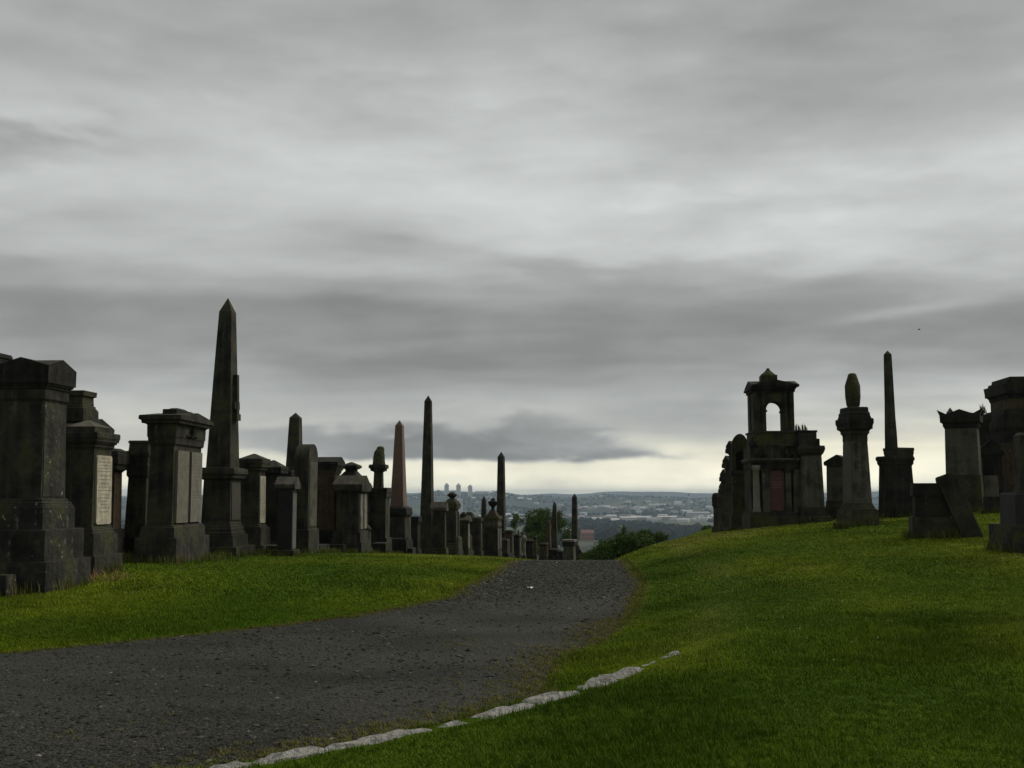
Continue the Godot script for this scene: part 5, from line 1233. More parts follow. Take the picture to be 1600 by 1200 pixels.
func soil_texture(sd: int, c0: Color, c1: Color, c2: Color) -> ImageTexture:
	var s := 512
	var n := FastNoiseLite.new()
	n.seed = sd
	n.frequency = 0.012
	n.fractal_octaves = 4
	var big := seamless(n, s, s)
	n.seed = sd + 4
	n.frequency = 0.09
	n.fractal_octaves = 3
	var fine := seamless(n, s, s)
	var img := Image.create(s, s, false, Image.FORMAT_RGB8)
	for j in s:
		for i in s:
			var b := big.get_pixel(i, j).r
			var f := fine.get_pixel(i, j).r
			var c := c0.lerp(c1, clampf(b * 1.6 - 0.3, 0, 1)).lerp(c2, clampf((f - 0.62) * 2.4, 0, 1))
			c = c * (0.6 + 0.8 * f)
			img.set_pixel(i, j, Color(c.r, c.g, c.b).linear_to_srgb())
	return ImageTexture.create_from_image(img)

func build_ground() -> void:
	var gm := stone(soil_texture(3, Color(0.62, 0.62, 0.6), Color(0.8, 0.8, 0.8), Color(1, 1, 1)), M.bump, 1.0, 4.0)
	gm.vertex_color_use_as_albedo = true
	gm.uv1_scale = Vector3(0.9, 0.9, 0.9)
	gm.metallic_specular = 0.1
	var rs := PackedFloat32Array()
	var r := 0.5
	while r < 170.0:
		rs.append(r)
		r *= 1.022
		if r < 34.0:
			r = minf(r, rs[rs.size() - 1] + 0.3)
	rs.append(170.0)
	polar("grass_ground", rs, gm, func(x: float, z: float) -> Color:
		return turf_tint(x, -z) * 0.8)
	rs = PackedFloat32Array()
	r = 170.0
	while r < 13000.0:
		rs.append(r)
		r *= 1.03
	rs.append(13000.0)
	var vm := plain(Color(1, 1, 1), 1.0, true)
	polar("valley_terrain", rs, vm, func(x: float, z: float) -> Color:
		var a := broad.get_noise_2d(x * 0.12, z * 0.05)
		var b := broad.get_noise_2d(x * 0.5 + 50.0, z * 0.22)
		var c := Color(0.03, 0.043, 0.024).lerp(Color(0.075, 0.098, 0.045), smoothstep(0.08, 0.4, a))
		return c.lerp(Color(0.1, 0.095, 0.08), smoothstep(0.2, 0.4, b) * 0.7), 0.12)
	# gravel path
	var pmx := soil_texture(9, Color(0.027, 0.0275, 0.0245), Color(0.042, 0.0425, 0.038), Color(0.062, 0.0625, 0.057))
	var pm := stone(pmx, M.bump, 0.9, 3.0)
	pm.uv1_scale = Vector3(1.1, 1.1, 1.1)
	pm.vertex_color_use_as_albedo = true
	var st := begin()
	st.set_smooth_group(1)
	var prev := PackedVector3Array()
	var d := 3.4
	while d < 70.0:
		var l := line_at(LEFT_D, LEFT_X, d) + 0.10 * broad.get_noise_2d(d * 60.0, 3.0)
		var g := line_at(GRAVEL_D, GRAVEL_X, d) + 0.14 * broad.get_noise_2d(d * 60.0, 70.0)
		var row := PackedVector3Array()
		var n := 48
		for i in range(n + 1):
			var x := lerpf(l, g, float(i) / n)
			row.append(Vector3(x, hill_h(x, d) + 0.004, -d))
		if prev.size() > 0:
			for i in n:
				var k := 1.05 + 0.5 * broad.get_noise_2d(prev[i].x * 9.0, d * 14.0) + 0.8 * broad.get_noise_2d(prev[i].x * 40.0, d * 60.0)
				var worn := smoothstep(9.5, 6.0, d)
				st.set_color(Color(0.93, 0.97, 0.88).lerp(Color(1.12, 1.12, 0.93), worn) * k)
				quad(st, prev[i], prev[i + 1], row[i + 1], row[i])
		prev = row
		d += 0.12 if d < 30.0 else 0.8
	var path := obj("gravel_path", st, pm, self)
	path.set_meta("kind", "structure")
	# loose stones on it
	var lumps := []
	for k in 3:
		var s := begin()
		var g := RandomNumberGenerator.new()
		g.seed = 40 + k
		var ico := []
		for i in 5:
			ico.append(Vector3(cos(TAU * i / 5.0) * g.randf_range(0.7, 1.25), g.randf_range(-0.2, 0.25), sin(TAU * i / 5.0) * g.randf_range(0.7, 1.25)))
		var up := Vector3(g.randf_range(-0.3, 0.3), g.randf_range(0.5, 0.8), g.randf_range(-0.3, 0.3))
		for i in 5:
			tri(s, up, ico[i], ico[(i + 1) % 5])
			tri(s, Vector3(0, -0.5, 0), ico[(i + 1) % 5], ico[i])
		s.generate_normals()
		lumps.append(s.commit())
	rng.seed = 500
	for k in 3:
		var tr := []
		var cl := []
		for i in 20000:
			var dd := 5.4 + 19.0 * pow(rng.randf(), 1.7)
			var l := line_at(LEFT_D, LEFT_X, dd)
			var g := line_at(GRAVEL_D, GRAVEL_X, dd)
			var x := lerpf(maxf(l, -dd * 0.55), g + 0.1, rng.randf())
			if broad.get_noise_2d(x * 14.0, dd * 14.0) + rng.randf() * 0.7 < 0.05:
				continue
			var s := rng.randf_range(0.0045, 0.0095) * (1.0 + 2.4 * pow(rng.randf(), 11.0)) * (0.8 + 0.03 * dd) * (1.0 + 1.1 * maxf(0.0, broad.get_noise_2d(x * 11.0 + 60.0, dd * 16.0)))
			tr.append(Transform3D(Basis(Vector3.UP, rng.randf() * TAU).scaled(Vector3(s, s * 0.8, s)), Vector3(x, hill_h(x, dd) + 0.004 + s * 0.1, -dd)))
			var v := 0.018 + 0.065 * pow(rng.randf(), 2.2) + (0.14 if rng.randf() < 0.008 else 0.0)
			cl.append(Color(v * 0.97, v, v * 0.9))
		scatter("loose_gravel", lumps[k], plain(Color(1, 1, 1), 0.9, true), tr, cl, "loose dark gravel strewn over the path", "gravel", path)

func scatter(called: String, mesh: Mesh, m: Material, tr: Array, cl: Array, label: String, category: String, parent: Node = null) -> MultiMeshInstance3D:
	var mm := MultiMesh.new()
	mm.transform_format = MultiMesh.TRANSFORM_3D
	mm.use_colors = cl.size() > 0
	mm.mesh = mesh
	mm.instance_count = tr.size()
	for i in tr.size():
		mm.set_instance_transform(i, tr[i])
		if cl.size() > 0:
			mm.set_instance_color(i, cl[i])
	var o := MultiMeshInstance3D.new()
	o.name = numbered(called)
	o.multimesh = mm
	o.material_override = m
	o.set_meta("kind", "stuff")
	if parent == null:
		add_child(o)
		tag(o, label, category)
	else:
		parent.add_child(o, true)
	return o

func tuft_mesh(sd: int, blades: int, spread: float, h: float, wd: float, lean: float) -> ArrayMesh:
	var g := RandomNumberGenerator.new()
	g.seed = sd
	var st := begin()
	for i in blades:
		var a := g.randf() * TAU
		var o := Vector3(cos(a), 0, sin(a)) * spread * sqrt(g.randf())
		var t := g.randf() * TAU
		var side := Vector3(cos(t), 0, sin(t)) * wd * 0.5
		var fwd := Vector3(cos(t + 1.5), 0, sin(t + 1.5)) * lean * g.randf_range(0.3, 1.3)
		var hh := h * g.randf_range(0.55, 1.2)
		var m := o + fwd * 0.35 + Vector3(0, hh * 0.6, 0)
		var tip := o + fwd + Vector3(0, hh, 0)
		tri(st, o - side, m - side * 0.8, o + side)
		tri(st, o + side, m - side * 0.8, m + side * 0.8)
		tri(st, m - side * 0.8, tip, m + side * 0.8)
	st.generate_normals()
	return st.commit()

func build_grass() -> void:
	var gm := plain(Color(1, 1, 1), 0.75, true)
	gm.backlight_enabled = true
	gm.backlight = Color(0.35, 0.35, 0.35)
	gm.metallic_specular = 0.2
	rng.seed = 900
	# bands of distance: [from, to, tufts, blades, spread, height, width]
	var bands := [[3.6, 8.0, 15000, 16, 0.055, 0.033, 0.0045], [8.0, 14.0, 24000, 16, 0.075, 0.034, 0.006], [14.0, 22.0, 26000, 18, 0.11, 0.036, 0.009], [22.0, 40.0, 20000, 18, 0.16, 0.042, 0.014]]
	var kind := 0
	for b in bands:
		for v in 2:
			var mesh := tuft_mesh(60 + kind, b[3], b[4], b[5], b[6], b[5] * 0.75)
			kind += 1
			var tr := []
			var cl := []
			for i in int(b[2] / 2):
				var d: float = sqrt(rng.randf_range(b[0] * b[0], b[1] * b[1]))
				var x := rng.randf_range(-0.58, 0.58) * d
				if on_kerb(x, d) and rng.randf() < 0.93:
					continue
				if on_path(x, d, -0.02 + 0.09 * broad.get_noise_2d(x * 50.0, d * 50.0)):
					continue
				var q := hill_h(x, d)
				var c := turf_tint(x, d) * rng.randf_range(0.7, 1.4)
				var s := rng.randf_range(0.7, 1.25) * (1.0 + 0.55 * broad.get_noise_2d(x * 40.0, d * 40.0)) * (1.15 if d < 11.0 else 0.9)
				tr.append(Transform3D(Basis(Vector3.UP, rng.randf() * TAU).scaled(Vector3(1, s, 1)), Vector3(x, q - 0.004, -d)))
				cl.append(Color(c.r, c.g, c.b))
			scatter("turf_grass", mesh, gm, tr, cl, "short mown green turf on the banks beside the gravel path", "grass")
	# rough weeds creeping over the gravel by the kerb and ragged edges of the path
	var tr := []
	var cl := []
	for i in 8200:
		var d := rng.randf_range(6.0, 24.0)
		var g := line_at(GRAVEL_D, GRAVEL_X, d)
		var x := g + 0.12 - absf(rng.randfn(0.0, 0.3 if d < 13.0 else 0.12))
		if i % 3 == 0:
			x = line_at(LEFT_D, LEFT_X, d) + absf(rng.randfn(0.0, 0.12)) - 0.05
		elif i % 11 == 0:
			d = rng.randf_range(6.2, 12.0)
			x = line_at(GRAVEL_D, GRAVEL_X, d) - rng.randf_range(0.1, 2.2)
			if broad.get_noise_2d(x * 28.0, d * 28.0) < 0.2:
				continue
		if on_kerb(x, d) and rng.randf() < 0.9:
			continue
		tr.append(Transform3D(Basis(Vector3.UP, rng.randf() * TAU).scaled(Vector3.ONE * rng.randf_range(0.35, 0.9)), Vector3(x, hill_h(x, d), -d)))
		var c := Color(0.11, 0.125, 0.018).lerp(Color(0.19, 0.15, 0.05), rng.randf() * 0.7)
		cl.append(c)
	scatter("edge_weeds", tuft_mesh(90, 12, 0.06, 0.04, 0.006, 0.04), gm, tr, cl, "sparse yellowish weeds along the ragged edges of the gravel path", "weeds")
	# longer grass left standing round the foot of the stones
	tr = []
	cl = []
	for f in feet:
		var c0: Vector3 = f[0]
		for i in int(f[1] * 190.0):
			var a := rng.randf() * TAU
			var rr: float = f[1] * rng.randf_range(0.5, 0.95)
			var x := c0.x + cos(a) * rr
			var d := -c0.z + sin(a) * rr
			if on_path(x, d):
				continue
			tr.append(Transform3D(Basis(Vector3.UP, rng.randf() * TAU).scaled(Vector3.ONE * rng.randf_range(0.5, 1.2)), Vector3(x, hill_h(x, d), -d)))
			cl.append(Color(0.07, 0.105, 0.016).lerp(Color(0.2, 0.16, 0.06), pow(rng.randf(), 3.0)))
	scatter("long_grass", tuft_mesh(91, 10, 0.08, 0.17, 0.008, 0.09), gm, tr, cl, "longer uncut grass round the feet of the monuments", "grass")
	# a fan of dry bracken-brown stalks by the white inscription pillar
	tr = []
	cl = []
	for i in 26:
		var x := -6.226 + rng.randfn(0.0, 0.22)
		var d := 15.3 + rng.randfn(0.0, 0.1)
		tr.append(Transform3D(Basis(Vector3.UP, rng.randf() * TAU).scaled(Vector3.ONE * rng.randf_range(0.7, 1.3)), Vector3(x, hill_h(x, d), -d)))
		cl.append(Color(0.3, 0.19, 0.1) * rng.randf_range(0.7, 1.2))
	scatter("dry_stalks", tuft_mesh(92, 7, 0.06, 0.16, 0.007, 0.16), gm, tr, cl, "dry brown stalks at the foot of the pillar with the white panel", "dead plants")
	# daisies
	var st := begin()
	for i in 6:
		var a := TAU * i / 6.0
		tri(st, Vector3(0, 0.006, 0), Vector3(cos(a), 0, sin(a)) * 0.011, Vector3(cos(a + 1.0), 0, sin(a + 1.0)) * 0.011)
	st.generate_normals()
	tr = []
	cl = []
	for i in 450:
		var d := rng.randf_range(6.0, 26.0)
		var x := rng.randf_range(-0.5, 0.55) * d
		if on_path(x, d, -0.1) or broad.get_noise_2d(x * 12.0, d * 12.0 + 30.0) < -0.05:
			continue
		tr.append(Transform3D(Basis(Vector3.RIGHT, 0.5).scaled(Vector3.ONE * rng.randf_range(0.4, 0.65)), Vector3(x, hill_h(x, d) + 0.034, -d)))
		cl.append(Color(0.5, 0.5, 0.42))
	scatter("daisies", st.commit(), plain(Color(1, 1, 1), 0.8, true), tr, cl, "tiny white daisies dotted through the turf", "flowers")

func build_kerb() -> void:
	var kerb := thing("stone_kerb", "worn pale stone kerb sunk between path and grass", "kerb", Vector3.ZERO)
	var m := stone(stone_texture(131, Color(0.09, 0.09, 0.085), Color(0.32, 0.318, 0.306), Color(0.46, 0.455, 0.44), Color(0.12, 0.125, 0.09), 0.0), M.bump, 0.9, 2.5)
	m.uv1_scale = Vector3(1.4, 1.4, 1.4)
	# [start, length, width] along the line of the kerb, measured as distance ahead; the last two have broken away
	var pieces := [[6.12, 6.62, 0.26], [6.63, 7.20, 0.23], [7.21, 7.98, 0.26], [7.99, 8.48, 0.27], [8.49, 8.90, 0.30], [8.88, 9.30, 0.28], [9.32, 9.53, 0.20], [9.68, 9.92, 0.22]]
	for p in pieces:
		var d0: float = p[0]
		var d1: float = p[1]
		var a := Vector3(line_at(KERB_D, KERB_X, d0), 0, -d0)
		var b := Vector3(line_at(KERB_D, KERB_X, d1), 0, -d1)
		a.y = hill_h(a.x - 0.1, d0)
		b.y = hill_h(b.x - 0.1, d1)
		var dir := (b - a)
		var ln := dir.length()
		var out := Vector3(dir.z, 0, -dir.x).normalized() * -1.0
		var st := begin()
		st.set_smooth_group(-1)
		var rows := []
		var n := clampi(int(ln / 0.06), 6, 24)
		var w := 8
		for i in range(n + 1):
			var t := float(i) / n
			var row := PackedVector3Array()
			for j in range(w + 1):
				var u := float(j) / w * 2.0 - 1.0
				var c := a + dir * (t + (-0.01 if i == 0 else 0.01 if i == n else 0.0))
				var wob := (0.9 if u < 0.0 else 0.5) * fnl.get_noise_2d((d0 * 1.4 + t * ln) * 110.0, 70.0 * signf(u)) + 0.5 * fnl.get_noise_2d((d0 * 1.4 + t * ln) * 400.0, 70.0 * signf(u))
				var pt: Vector3 = c + out * u * p[2] * 0.5 * (1.0 + wob * absf(u))
				pt += dir.normalized() * 0.05 * fnl.get_noise_2d(u * 40.0 + d0 * 90.0, 3.0) * (1.0 if i == 0 or i == n else 0.3)
				var edge := 1.0 if (j == 0 or j == w) else 0.2 * absf(u) + (0.25 if i == 0 or i == n else 0.0)
				pt.y += 0.034 - 0.11 * edge + 0.022 * fnl.get_noise_3dv(pt * 60.0) + 0.02 * fnl.get_noise_3dv(pt * 300.0) - 0.025 * smoothstep(0.14, 0.22, fnl.get_noise_3dv(pt * 170.0 + Vector3(50, 0, 0)))
				row.append(pt)
			rows.append(row)
		for i in n:
			for j in w:
				quad(st, rows[i][j], rows[i][j + 1], rows[i + 1][j + 1], rows[i + 1][j])
		obj("kerb_stone", st, m, kerb)

# ------------------------------------------------------------------ plants
func tube(st: SurfaceTool, a: Vector3, b: Vector3, r0: float, r1: float, n := 6) -> void:
	var ax := (b - a).normalized()
	var u := ax.cross(Vector3(0.3, 0.1, 1.0)).normalized()
	var v := ax.cross(u)
	for i in n:
		var t0 := TAU * i / n
		var t1 := TAU * (i + 1) / n
		var p0 := u * cos(t0) + v * sin(t0)
		var p1 := u * cos(t1) + v * sin(t1)
		quad(st, a + p0 * r0, a + p1 * r0, b + p1 * r1, b + p0 * r1)

func leaf_mesh(s: float) -> ArrayMesh:
	var st := begin()
	var g := RandomNumberGenerator.new()
	g.seed = 9
	for i in 5:
		var o := Vector3(g.randf_range(-1, 1), g.randf_range(-1, 1), g.randf_range(-1, 1)) * s * 0.9
		var t := Basis.from_euler(Vector3(g.randf() * 6.0, g.randf() * 6.0, g.randf() * 6.0))
		tri(st, o + t * Vector3(0, 0, 0), o + t * Vector3(s * 0.3, 0.1 * s, s * 0.5), o + t * Vector3(0, 0, s))
		tri(st, o + t * Vector3(0, 0, 0), o + t * Vector3(0, 0, s), o + t * Vector3(-s * 0.3, 0.1 * s, s * 0.5))
	st.generate_normals()
	return st.commit()

func leafy(called: String, label: String, category: String, at: Vector3, lobes: Array, leaves: int, size: float, c0: Color, c1: Color, sd: int, group := "") -> void:
	# trunk and limbs up into each lobe [centre, radii], leaves through the lobes' volume
	var t := thing(called, label, category, at, 0.0, group)
	rng.seed = sd
	var st := begin()
	var fork := Vector3(0, lobes[0][0].y * 0.45, 0)
	tube(st, Vector3(0, -0.3, 0), fork, 0.07 * lobes[0][0].y * 0.45 + 0.05, 0.03 * lobes[0][0].y + 0.02)
	for l in lobes:
		var mid: Vector3 = fork.lerp(l[0], 0.5) + Vector3(rng.randfn(0, 0.1), 0.1, rng.randfn(0, 0.1))
		tube(st, fork, mid, 0.05, 0.035)
		tube(st, mid, l[0], 0.035, 0.015)
		for k in 5:
			var q: Vector3 = l[0] + Vector3(rng.randf_range(-1, 1) * l[1].x, rng.randf_range(-0.3, 1) * l[1].y, rng.randf_range(-1, 1) * l[1].z) * 0.8
			tube(st, mid.lerp(l[0], rng.randf()), q, 0.016, 0.006, 4)
	obj("trunk", st, M.bark, t)
	var total := 0.0
	for l in lobes:
		total += l[1].x * l[1].y * l[1].z
	var tr := []
	var cl := []
	for l in lobes:
		var n := int(leaves * l[1].x * l[1].y * l[1].z / total)
		var cents := []
		for k in maxi(6, n / 45):
			var v := Vector3(rng.randfn(), rng.randfn(), rng.randfn()).normalized() * pow(rng.randf(), 0.4)
			cents.append(v)
		for i in n:
			var v: Vector3 = cents[rng.randi() % cents.size()] + Vector3(rng.randfn(), rng.randfn(), rng.randfn()) * 0.17
			var p: Vector3 = l[0] + v * l[1]
			if p.y < 0.05:
				continue
			tr.append(Transform3D(Basis.from_euler(Vector3(rng.randf() * 6.0, rng.randf() * 6.0, rng.randf() * 6.0)).scaled(Vector3.ONE * rng.randf_range(0.7, 1.3)), p))
			cl.append(c0.lerp(c1, rng.randf()))
	scatter("crown", leaf_mesh(size), M.leaf, tr, cl, "", "", t)

func build_plants() -> void:
	M.bark = plain(Color(0.045, 0.038, 0.03))
	M.leaf = plain(Color(1, 1, 1), 0.7, true)
	M.leaf.backlight_enabled = true
	M.leaf.backlight = Color(0.4, 0.4, 0.4)
	var g0 := Color(0.04, 0.08, 0.016)
	var g1 := Color(0.095, 0.145, 0.032)
	var y := 0.0
	y = ground_h(2.828, -95)
	leafy("small_tree", "dark leafy tree growing beyond the path crest among the stones", "tree", Vector3(2.828, y, -95), [[Vector3(0.113, -1.152 - y, 0), Vector3(1.603, 1.188, 1.443)], [Vector3(-1.074, -1.019 - y, 0.6), Vector3(1.188, 0.95, 1.069)], [Vector3(1.31, -0.754 - y, -0.4), Vector3(1.069, 0.95, 0.962)], [Vector3(-0.186, -0.212 - y, 0.3), Vector3(1.188, 0.594, 1.069)], [Vector3(2.086, -1.485 - y, 0.5), Vector3(0.713, 0.831, 0.641)], [Vector3(-1.949, -2.076 - y, 0.2), Vector3(0.95, 0.831, 0.855)], [Vector3(-0.504, -2.62 - y, 1), Vector3(1.781, 1.069, 1.603)]], 5200, 0.13, g0, g1, 11, "")
	y = ground_h(0.521, -120)
	leafy("sapling", "little tree top left of the dark leafy tree", "tree", Vector3(0.521, y, -120), [[Vector3(-0.075, -0.918 - y, 0), Vector3(0.375, 0.375, 0.338)], [Vector3(-0.298, -1.576 - y, 0.2), Vector3(0.45, 0.45, 0.405)]], 260, 0.16, g0, g1, 12, "")
	y = ground_h(4.503, -44)
	leafy("bush", "dark bush at the foot of the right-hand grass slope by the path", "bush", Vector3(4.503, y, -44), [[Vector3(-0.155, -0.752 - y, 0), Vector3(0.825, 0.44, 0.742)], [Vector3(0.484, -0.358 - y, 0.4), Vector3(0.605, 0.385, 0.544)], [Vector3(-0.726, -0.896 - y, 0.3), Vector3(0.715, 0.33, 0.643)], [Vector3(0.263, 0.109 - y, 0), Vector3(0.138, 0.33, 0.124)], [Vector3(0.984, -0.583 - y, -0.4), Vector3(0.605, 0.44, 0.544)], [Vector3(-1.274, -0.996 - y, 0.4), Vector3(0.44, 0.33, 0.396)]], 5600, 0.075, g0, g1, 13, "")
	y = ground_h(7.294, -56)
	leafy("bush", "lower bush edging the crest of the right grass slope", "bush", Vector3(7.294, y, -56), [[Vector3(0.049, -0.709 - y, 0), Vector3(0.56, 0.385, 0.504)], [Vector3(0.714, -0.598 - y, 0.2), Vector3(0.35, 0.245, 0.315)], [Vector3(-0.578, -0.833 - y, 0.3), Vector3(0.49, 0.42, 0.441)]], 1800, 0.09, g0, g1, 14, "")
	y = ground_h(5.627, -72)
	leafy("bush", "leafy shrub behind the scroll stone at path end", "bush", Vector3(5.627, y, -72), [[Vector3(0.152, -2.512 - y, 0), Vector3(0.72, 0.45, 0.648)], [Vector3(-0.405, -2.67 - y, 0.3), Vector3(0.54, 0.36, 0.486)]], 1200, 0.1, g0, g1, 15, "")
	y = ground_h(26.311, -140)
	leafy("sapling", "lone tree top on the far side of the slope near the end pillar", "tree", Vector3(26.311, y, -140), [[Vector3(0.03, -3.314 - y, 0), Vector3(0.787, 0.613, 0.709)], [Vector3(0.651, -3.044 - y, 0.4), Vector3(0.613, 0.525, 0.551)]], 320, 0.2, g0, g1, 16, "")

func clump_mesh(sd: int, n: int) -> ArrayMesh:
	var g := RandomNumberGenerator.new()
	g.seed = sd
	var st := begin()
	for i in n:
		var v := Vector3(g.randfn(), g.randfn(), g.randfn()).normalized()
		v.y = v.y * 0.5 + 0.42
		var p := Vector3(v.x * 0.5, v.y, v.z * 0.5) * (0.8 + 0.3 * g.randf())
		var t := Basis.from_euler(Vector3(g.randf() * 6.0, g.randf() * 6.0, g.randf() * 6.0))
		var s := 0.26
		tri(st, p + t * Vector3(-s, 0, -s), p + t * Vector3(s, 0.1, -s * 0.6), p + t * Vector3(0, 0, s))
	st.generate_normals()
	return st.commit()

# ------------------------------------------------------------------ the town in the valley
func house_mesh(w: float, d: float, h: float, rise: float, wall: Color, roof: Color) -> ArrayMesh:
	var st := begin()
	st.set_color(wall)
	var hw := w * 0.5
	var hd := d * 0.5
	var a := [Vector3(-hw, -4, hd), Vector3(hw, -4, hd), Vector3(hw, -4, -hd), Vector3(-hw, -4, -hd)]
	var up := Vector3(0, h + 4.0, 0)
	for i in 4:
		quad(st, a[i], a[(i + 1) % 4], a[(i + 1) % 4] + up, a[i] + up)
	var r0 := Vector3(-hw, h + rise, 0)
	var r1 := Vector3(hw, h + rise, 0)
	tri(st, a[1] + up, r1, a[2] + up)
	tri(st, a[3] + up, r0, a[0] + up)
	st.set_color(roof)
	quad(st, a[0] + up, a[1] + up, r1, r0)
	quad(st, a[2] + up, a[3] + up, r0, r1)
	st.generate_normals()
	return st.commit()

func far_at(px_bearing: float, d: float) -> Vector3:
	var x := px_bearing * d
	return Vector3(x, ground_h(x, -d), -d)

func build_town() -> void:
	var vm := plain(Color(1, 1, 1), 0.9, true)
	# woods in the valley and over the ridges
	var tr := []
	var cl := []
	rng.seed = 321
	var tries := 0
	while tr.size() < 22000 and tries < 120000:
		tries += 1
		var d := 330.0 * pow(25.0, rng.randf())
		var x := d * rng.randf_range(-0.62, 0.62)
		var a := broad.get_noise_2d(x * 0.2 + 11.0, d * 0.09)
		if a < (-0.12 if d < 1900.0 else (0.0 if d < 5200.0 else -0.2)) or (d > 2700.0 and d < 3750.0 and a < 0.3):
			continue
		if absf(x - 0.0725 * d) < 32.0 and d > 1150.0 and d < 1735.0:
			continue
		var s := rng.randf_range(8.0, 14.0) * (1.0 - 0.35 * smoothstep(2000.0, 5000.0, d))
		tr.append(Transform3D(Basis(Vector3.UP, rng.randf() * TAU).scaled(Vector3(s * 1.15, s, s * 1.15)), Vector3(x, ground_h(x, -d) - 1.0, -d)))
		cl.append(Color(0.018, 0.03, 0.016).lerp(Color(0.04, 0.058, 0.026), rng.randf()))
	scatter("far_woods", clump_mesh(5, 110), vm, tr, cl, "dark hazy woods spread over the valley and ridges", "woodland")
	# houses: the photograph shows them as pale specks
	var walls := [Color(0.66, 0.65, 0.62), Color(0.56, 0.54, 0.5), Color(0.36, 0.33, 0.29), Color(0.8, 0.8, 0.78)]
	var roofs := [Color(0.34, 0.34, 0.35), Color(0.28, 0.26, 0.25), Color(0.16, 0.13, 0.115), Color(0.6, 0.6, 0.6)]
	var meshes := []
	for k in 4:
		meshes.append(house_mesh(17.0 + k * 3.0, 9.0, 6.0, 3.4, walls[k], roofs[k]))
	var groups := [
		# [count, bearing from, to, distance from, to, size, label, group]
		[80, -0.03, 0.205, 3000.0, 3650.0, 1.15, "small pale house in the bright strip of town across the valley floor", "houses in the bright valley strip"],
		[46, 0.065, 0.13, 4700.0, 4850.0, 1.1, "white house in the straight terrace row on the far hillside", "white houses in a row on the hillside"],
		[50, -0.13, 0.21, 3900.0, 6200.0, 1.2, "tiny grey house scattered among trees on the far slopes", "houses scattered over the far slopes"],
		[30, 0.15, 0.23, 3800.0, 5600.0, 1.3, "tiny house with brownish roof on the hazy slope by the tall chimney", "houses by the tall chimney"],
		[34, -0.33, 0.02, 2500.0, 4300.0, 1.2, "tiny town house glimpsed between the dark monuments of the left row", "houses glimpsed between the monuments"],
	]
	for gp in groups:
		for i in gp[0]:
			var d := rng.randf_range(gp[3], gp[4])
			var o := MeshInstance3D.new()
			o.name = numbered("far_house")
			o.mesh = meshes[rng.randi() % 4]
			o.material_override = vm
			add_child(o)
			o.position = far_at(lerpf(gp[1], gp[2], (i + rng.randf()) / gp[0]), d)
			o.rotation.y = rng.randf_range(-0.6, 0.6)
			o.scale = Vector3.ONE * gp[5] * rng.randf_range(0.75, 1.25)
			tag(o, gp[6], "house", gp[7])
	var sheds := [
		[0.119, 3230.0, 95.0, 30.0, 9.0, Color(0.75, 0.72, 0.64), "longest cream shed in the bright strip of town", 0.05],
		[0.150, 3330.0, 60.0, 30.0, 9.0, Color(0.85, 0.85, 0.84), "white warehouse in the bright strip, right of the cream shed", -0.1],
		[0.180, 3700.0, 80.0, 34.0, 16.0, Color(0.55, 0.56, 0.56), "wide grey hall beyond the bright strip, left of the tall chimney", 0.0],
		[0.186, 3150.0, 40.0, 26.0, 8.0, Color(0.85, 0.86, 0.88), "small white shed at the right end of the valley strip", 0.2],
		[0.2085, 3900.0, 110.0, 40.0, 18.0, Color(0.5, 0.5, 0.5), "long grey factory hall to the right of the tall chimney", 0.0],
		[0.141, 5000.0, 84.0, 16.0, 8.0, Color(0.78, 0.78, 0.76), "long white block high on the far hillside", 0.0],
		[0.018, 2700.0, 110.0, 40.0, 14.0, Color(0.5, 0.52, 0.52), "pale ribbed hall behind the small tree", 0.0],
		[0.040, 3400.0, 50.0, 24.0, 9.0, Color(0.72, 0.72, 0.7), "white shed between the tree and the thin obelisk", 0.1],
		[-0.028, 6300.0, 100.0, 22.0, 12.0, Color(0.7, 0.7, 0.66), "long pale school block below the ridge right of the towers", 0.0],
	]
	for s in sheds:
		var t := thing("far_shed", s[6], "warehouse", far_at(s[0], s[1]), rad_to_deg(s[7]))
		var st := begin()
		box(st, -s[2] * 0.5, s[2] * 0.5, -5.0, s[4], -s[3] * 0.5, s[3] * 0.5)
		obj("wall", st, plain(s[5]), t)
		st = begin()
		gable(st, s[4], s[4] + 0.8, s[4] + 4.0, s[2] + 1.0, s[3] + 1.0, false)
		obj("roof", st, plain(Color(0.55, 0.56, 0.57) if s[5].r > 0.6 else Color(0.4, 0.41, 0.42)), t)
	# tower blocks
	var towers := [
		[-0.0635, 5600.0, 56.0, 22.0, "leftmost of the three pale tower blocks on the ridge"],
		[-0.0520, 5500.0, 62.0, 22.0, "middle and tallest of the three pale tower blocks on the ridge"],
		[-0.0407, 5600.0, 60.0, 22.0, "rightmost of the three pale tower blocks on the ridge"],
		[-0.0510, 3600.0, 62.0, 20.0, "lone pale tower block lower down in the valley below the three towers"],
	]
	for s in towers:
		var at := far_at(s[0], s[1])
		var t := thing("tower_block", s[4], "tower block", at, 12.0)
		var st := begin()
		box(st, -s[3] * 0.5, s[3] * 0.5, -8.0, s[2], -9.0, 9.0)
		obj("wall", st, plain(Color(0.9, 0.9, 0.88)), t)
		st = begin()
		box(st, -s[3] * 0.22, s[3] * 0.22, s[2], s[2] + 7.0, -5.0, 5.0)
		obj("roof_house", st, plain(Color(0.45, 0.45, 0.45)), t)
		st = begin()
		for k in int(s[2] / 3.0) - 1:
			box(st, -s[3] * 0.42, s[3] * 0.42, 2.0 + k * 3.0, 3.3 + k * 3.0, 8.9, 9.15)
		obj("window_bands", st, plain(Color(0.3, 0.31, 0.32), 0.3), t).set_meta("kind", "stuff")
	var ch := thing("factory_chimney", "tall thin factory chimney standing on the valley floor", "chimney", far_at(0.1714, 4300.0))
	var st := begin()
	lathe(st, [[3.6, -5.0], [3.0, 40.0], [2.5, 70.0]], 10)
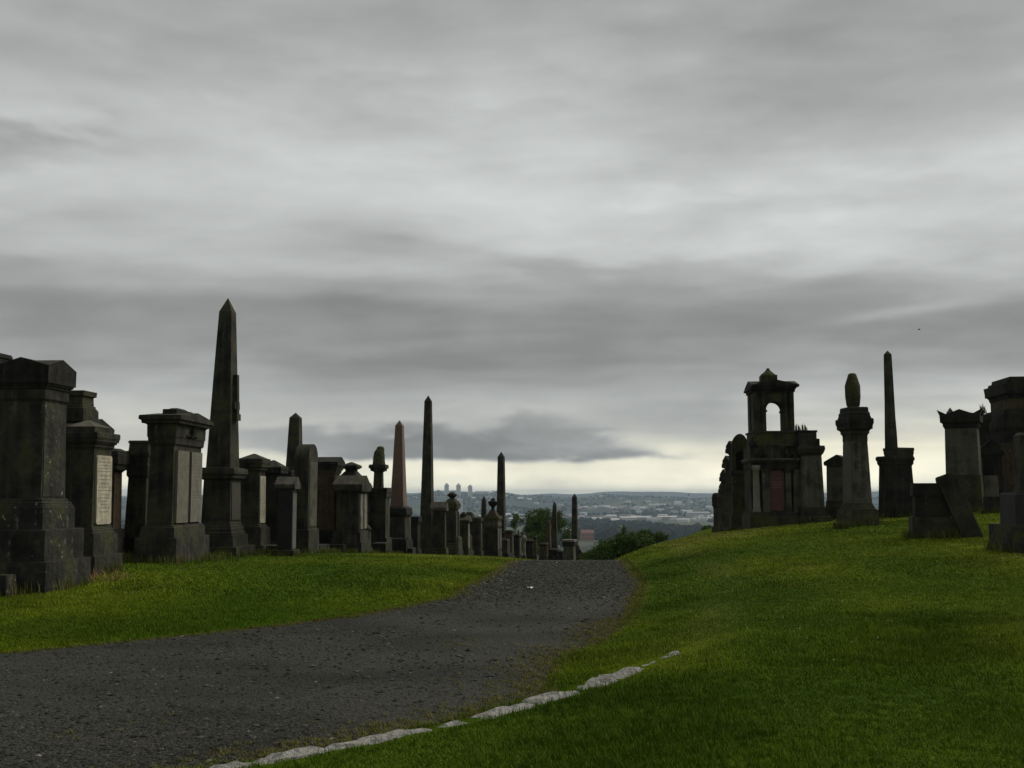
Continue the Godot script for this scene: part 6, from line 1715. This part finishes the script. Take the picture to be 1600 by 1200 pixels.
	obj("stack", st, plain(Color(0.42, 0.43, 0.44)), ch)
	st = begin()
	lathe(st, [[2.9, 70.0], [3.3, 71.0], [3.3, 76.0], [2.6, 77.0]], 10)
	obj("cap", st, plain(Color(0.12, 0.12, 0.12)), ch)
	# orange brick building near the foot of the hill
	var ob := thing("brick_block", "orange brick building with dark red roof among trees below the thin obelisk", "building", far_at(0.0725, 1720.0), 8.0)
	st = begin()
	box(st, -10.5, 10.5, -5.0, 12.0, -7.0, 7.0)
	obj("wall", st, plain(Color(0.42, 0.2, 0.13)), ob)
	st = begin()
	gable(st, 12.0, 12.6, 18.0, 22.0, 15.0, false)
	obj("roof", st, plain(Color(0.2, 0.1, 0.085)), ob)
	for k in 10:
		st = begin()
		var x := -8.4 + (k % 5) * 4.2
		var y := 2.5 + 5.0 * (k / 5)
		box(st, x - 0.8, x + 0.8, y, y + 2.4, 6.95, 7.06)
		obj("window", st, plain(Color(0.05, 0.05, 0.055), 0.3), ob)

# ------------------------------------------------------------------ small loose things
func build_small() -> void:
	var st := begin()
	var p := []
	for i in 4:
		for j in 3:
			p.append(Vector3(i * 0.028 - 0.045, 0.012 + 0.012 * ((i * 7 + j * 5) % 3), j * 0.035 - 0.035))
	for i in 3:
		for j in 2:
			quad(st, p[i * 3 + j + 1], p[(i + 1) * 3 + j + 1], p[(i + 1) * 3 + j], p[i * 3 + j])
	var lit := obj("paper_scrap", st, plain(Color(0.7, 0.7, 0.68)), self)
	lit.position = Vector3(0.282, hill_h(0.282, 15.8) + 0.01, -15.8)
	tag(lit, "crumpled white paper scrap lying on the gravel path", "litter")
	# a gull far off over the right-hand stones
	var b := thing("bird", "tiny dark bird flying high over the right-hand obelisk", "bird", Vector3(68.375, 29.381, -170), 70.0)
	st = begin()
	lathe(st, [[0.005, -0.24], [0.05, -0.14], [0.075, 0.0], [0.055, 0.12], [0.045, 0.17], [0.035, 0.22], [0.008, 0.27]], 8)
	var body := obj("body", st, plain(Color(0.08, 0.08, 0.08)), b)
	body.rotation_degrees.x = 90.0
	for s in [-1, 1]:
		st = begin()
		var w := [Vector3(s * 0.03, 0.03, -0.08), Vector3(s * 0.03, 0.03, 0.09), Vector3(s * 0.36, 0.13, 0.1), Vector3(s * 0.34, 0.13, -0.05), Vector3(s * 0.72, 0.06, 0.14)]
		quad(st, w[0], w[1], w[2], w[3])
		tri(st, w[3], w[2], w[4])
		var th := Vector3(0, 0.02, 0)
		quad(st, w[0] - th, w[1] - th, w[2] - th, w[3] - th)
		tri(st, w[3] - th, w[2] - th, w[4])
		obj("wing", st, plain(Color(0.1, 0.1, 0.1)), b)

func _ready() -> void:
	fnl.seed = 4
	fnl.frequency = 0.01
	fnl.fractal_octaves = 3
	broad.seed = 15
	broad.frequency = 0.01
	broad.fractal_octaves = 3
	build_camera_and_light()
	build_materials()
	build_ground()
	build_kerb()
	build_monuments()
	build_plants()
	build_town()
	build_grass()
	build_small()
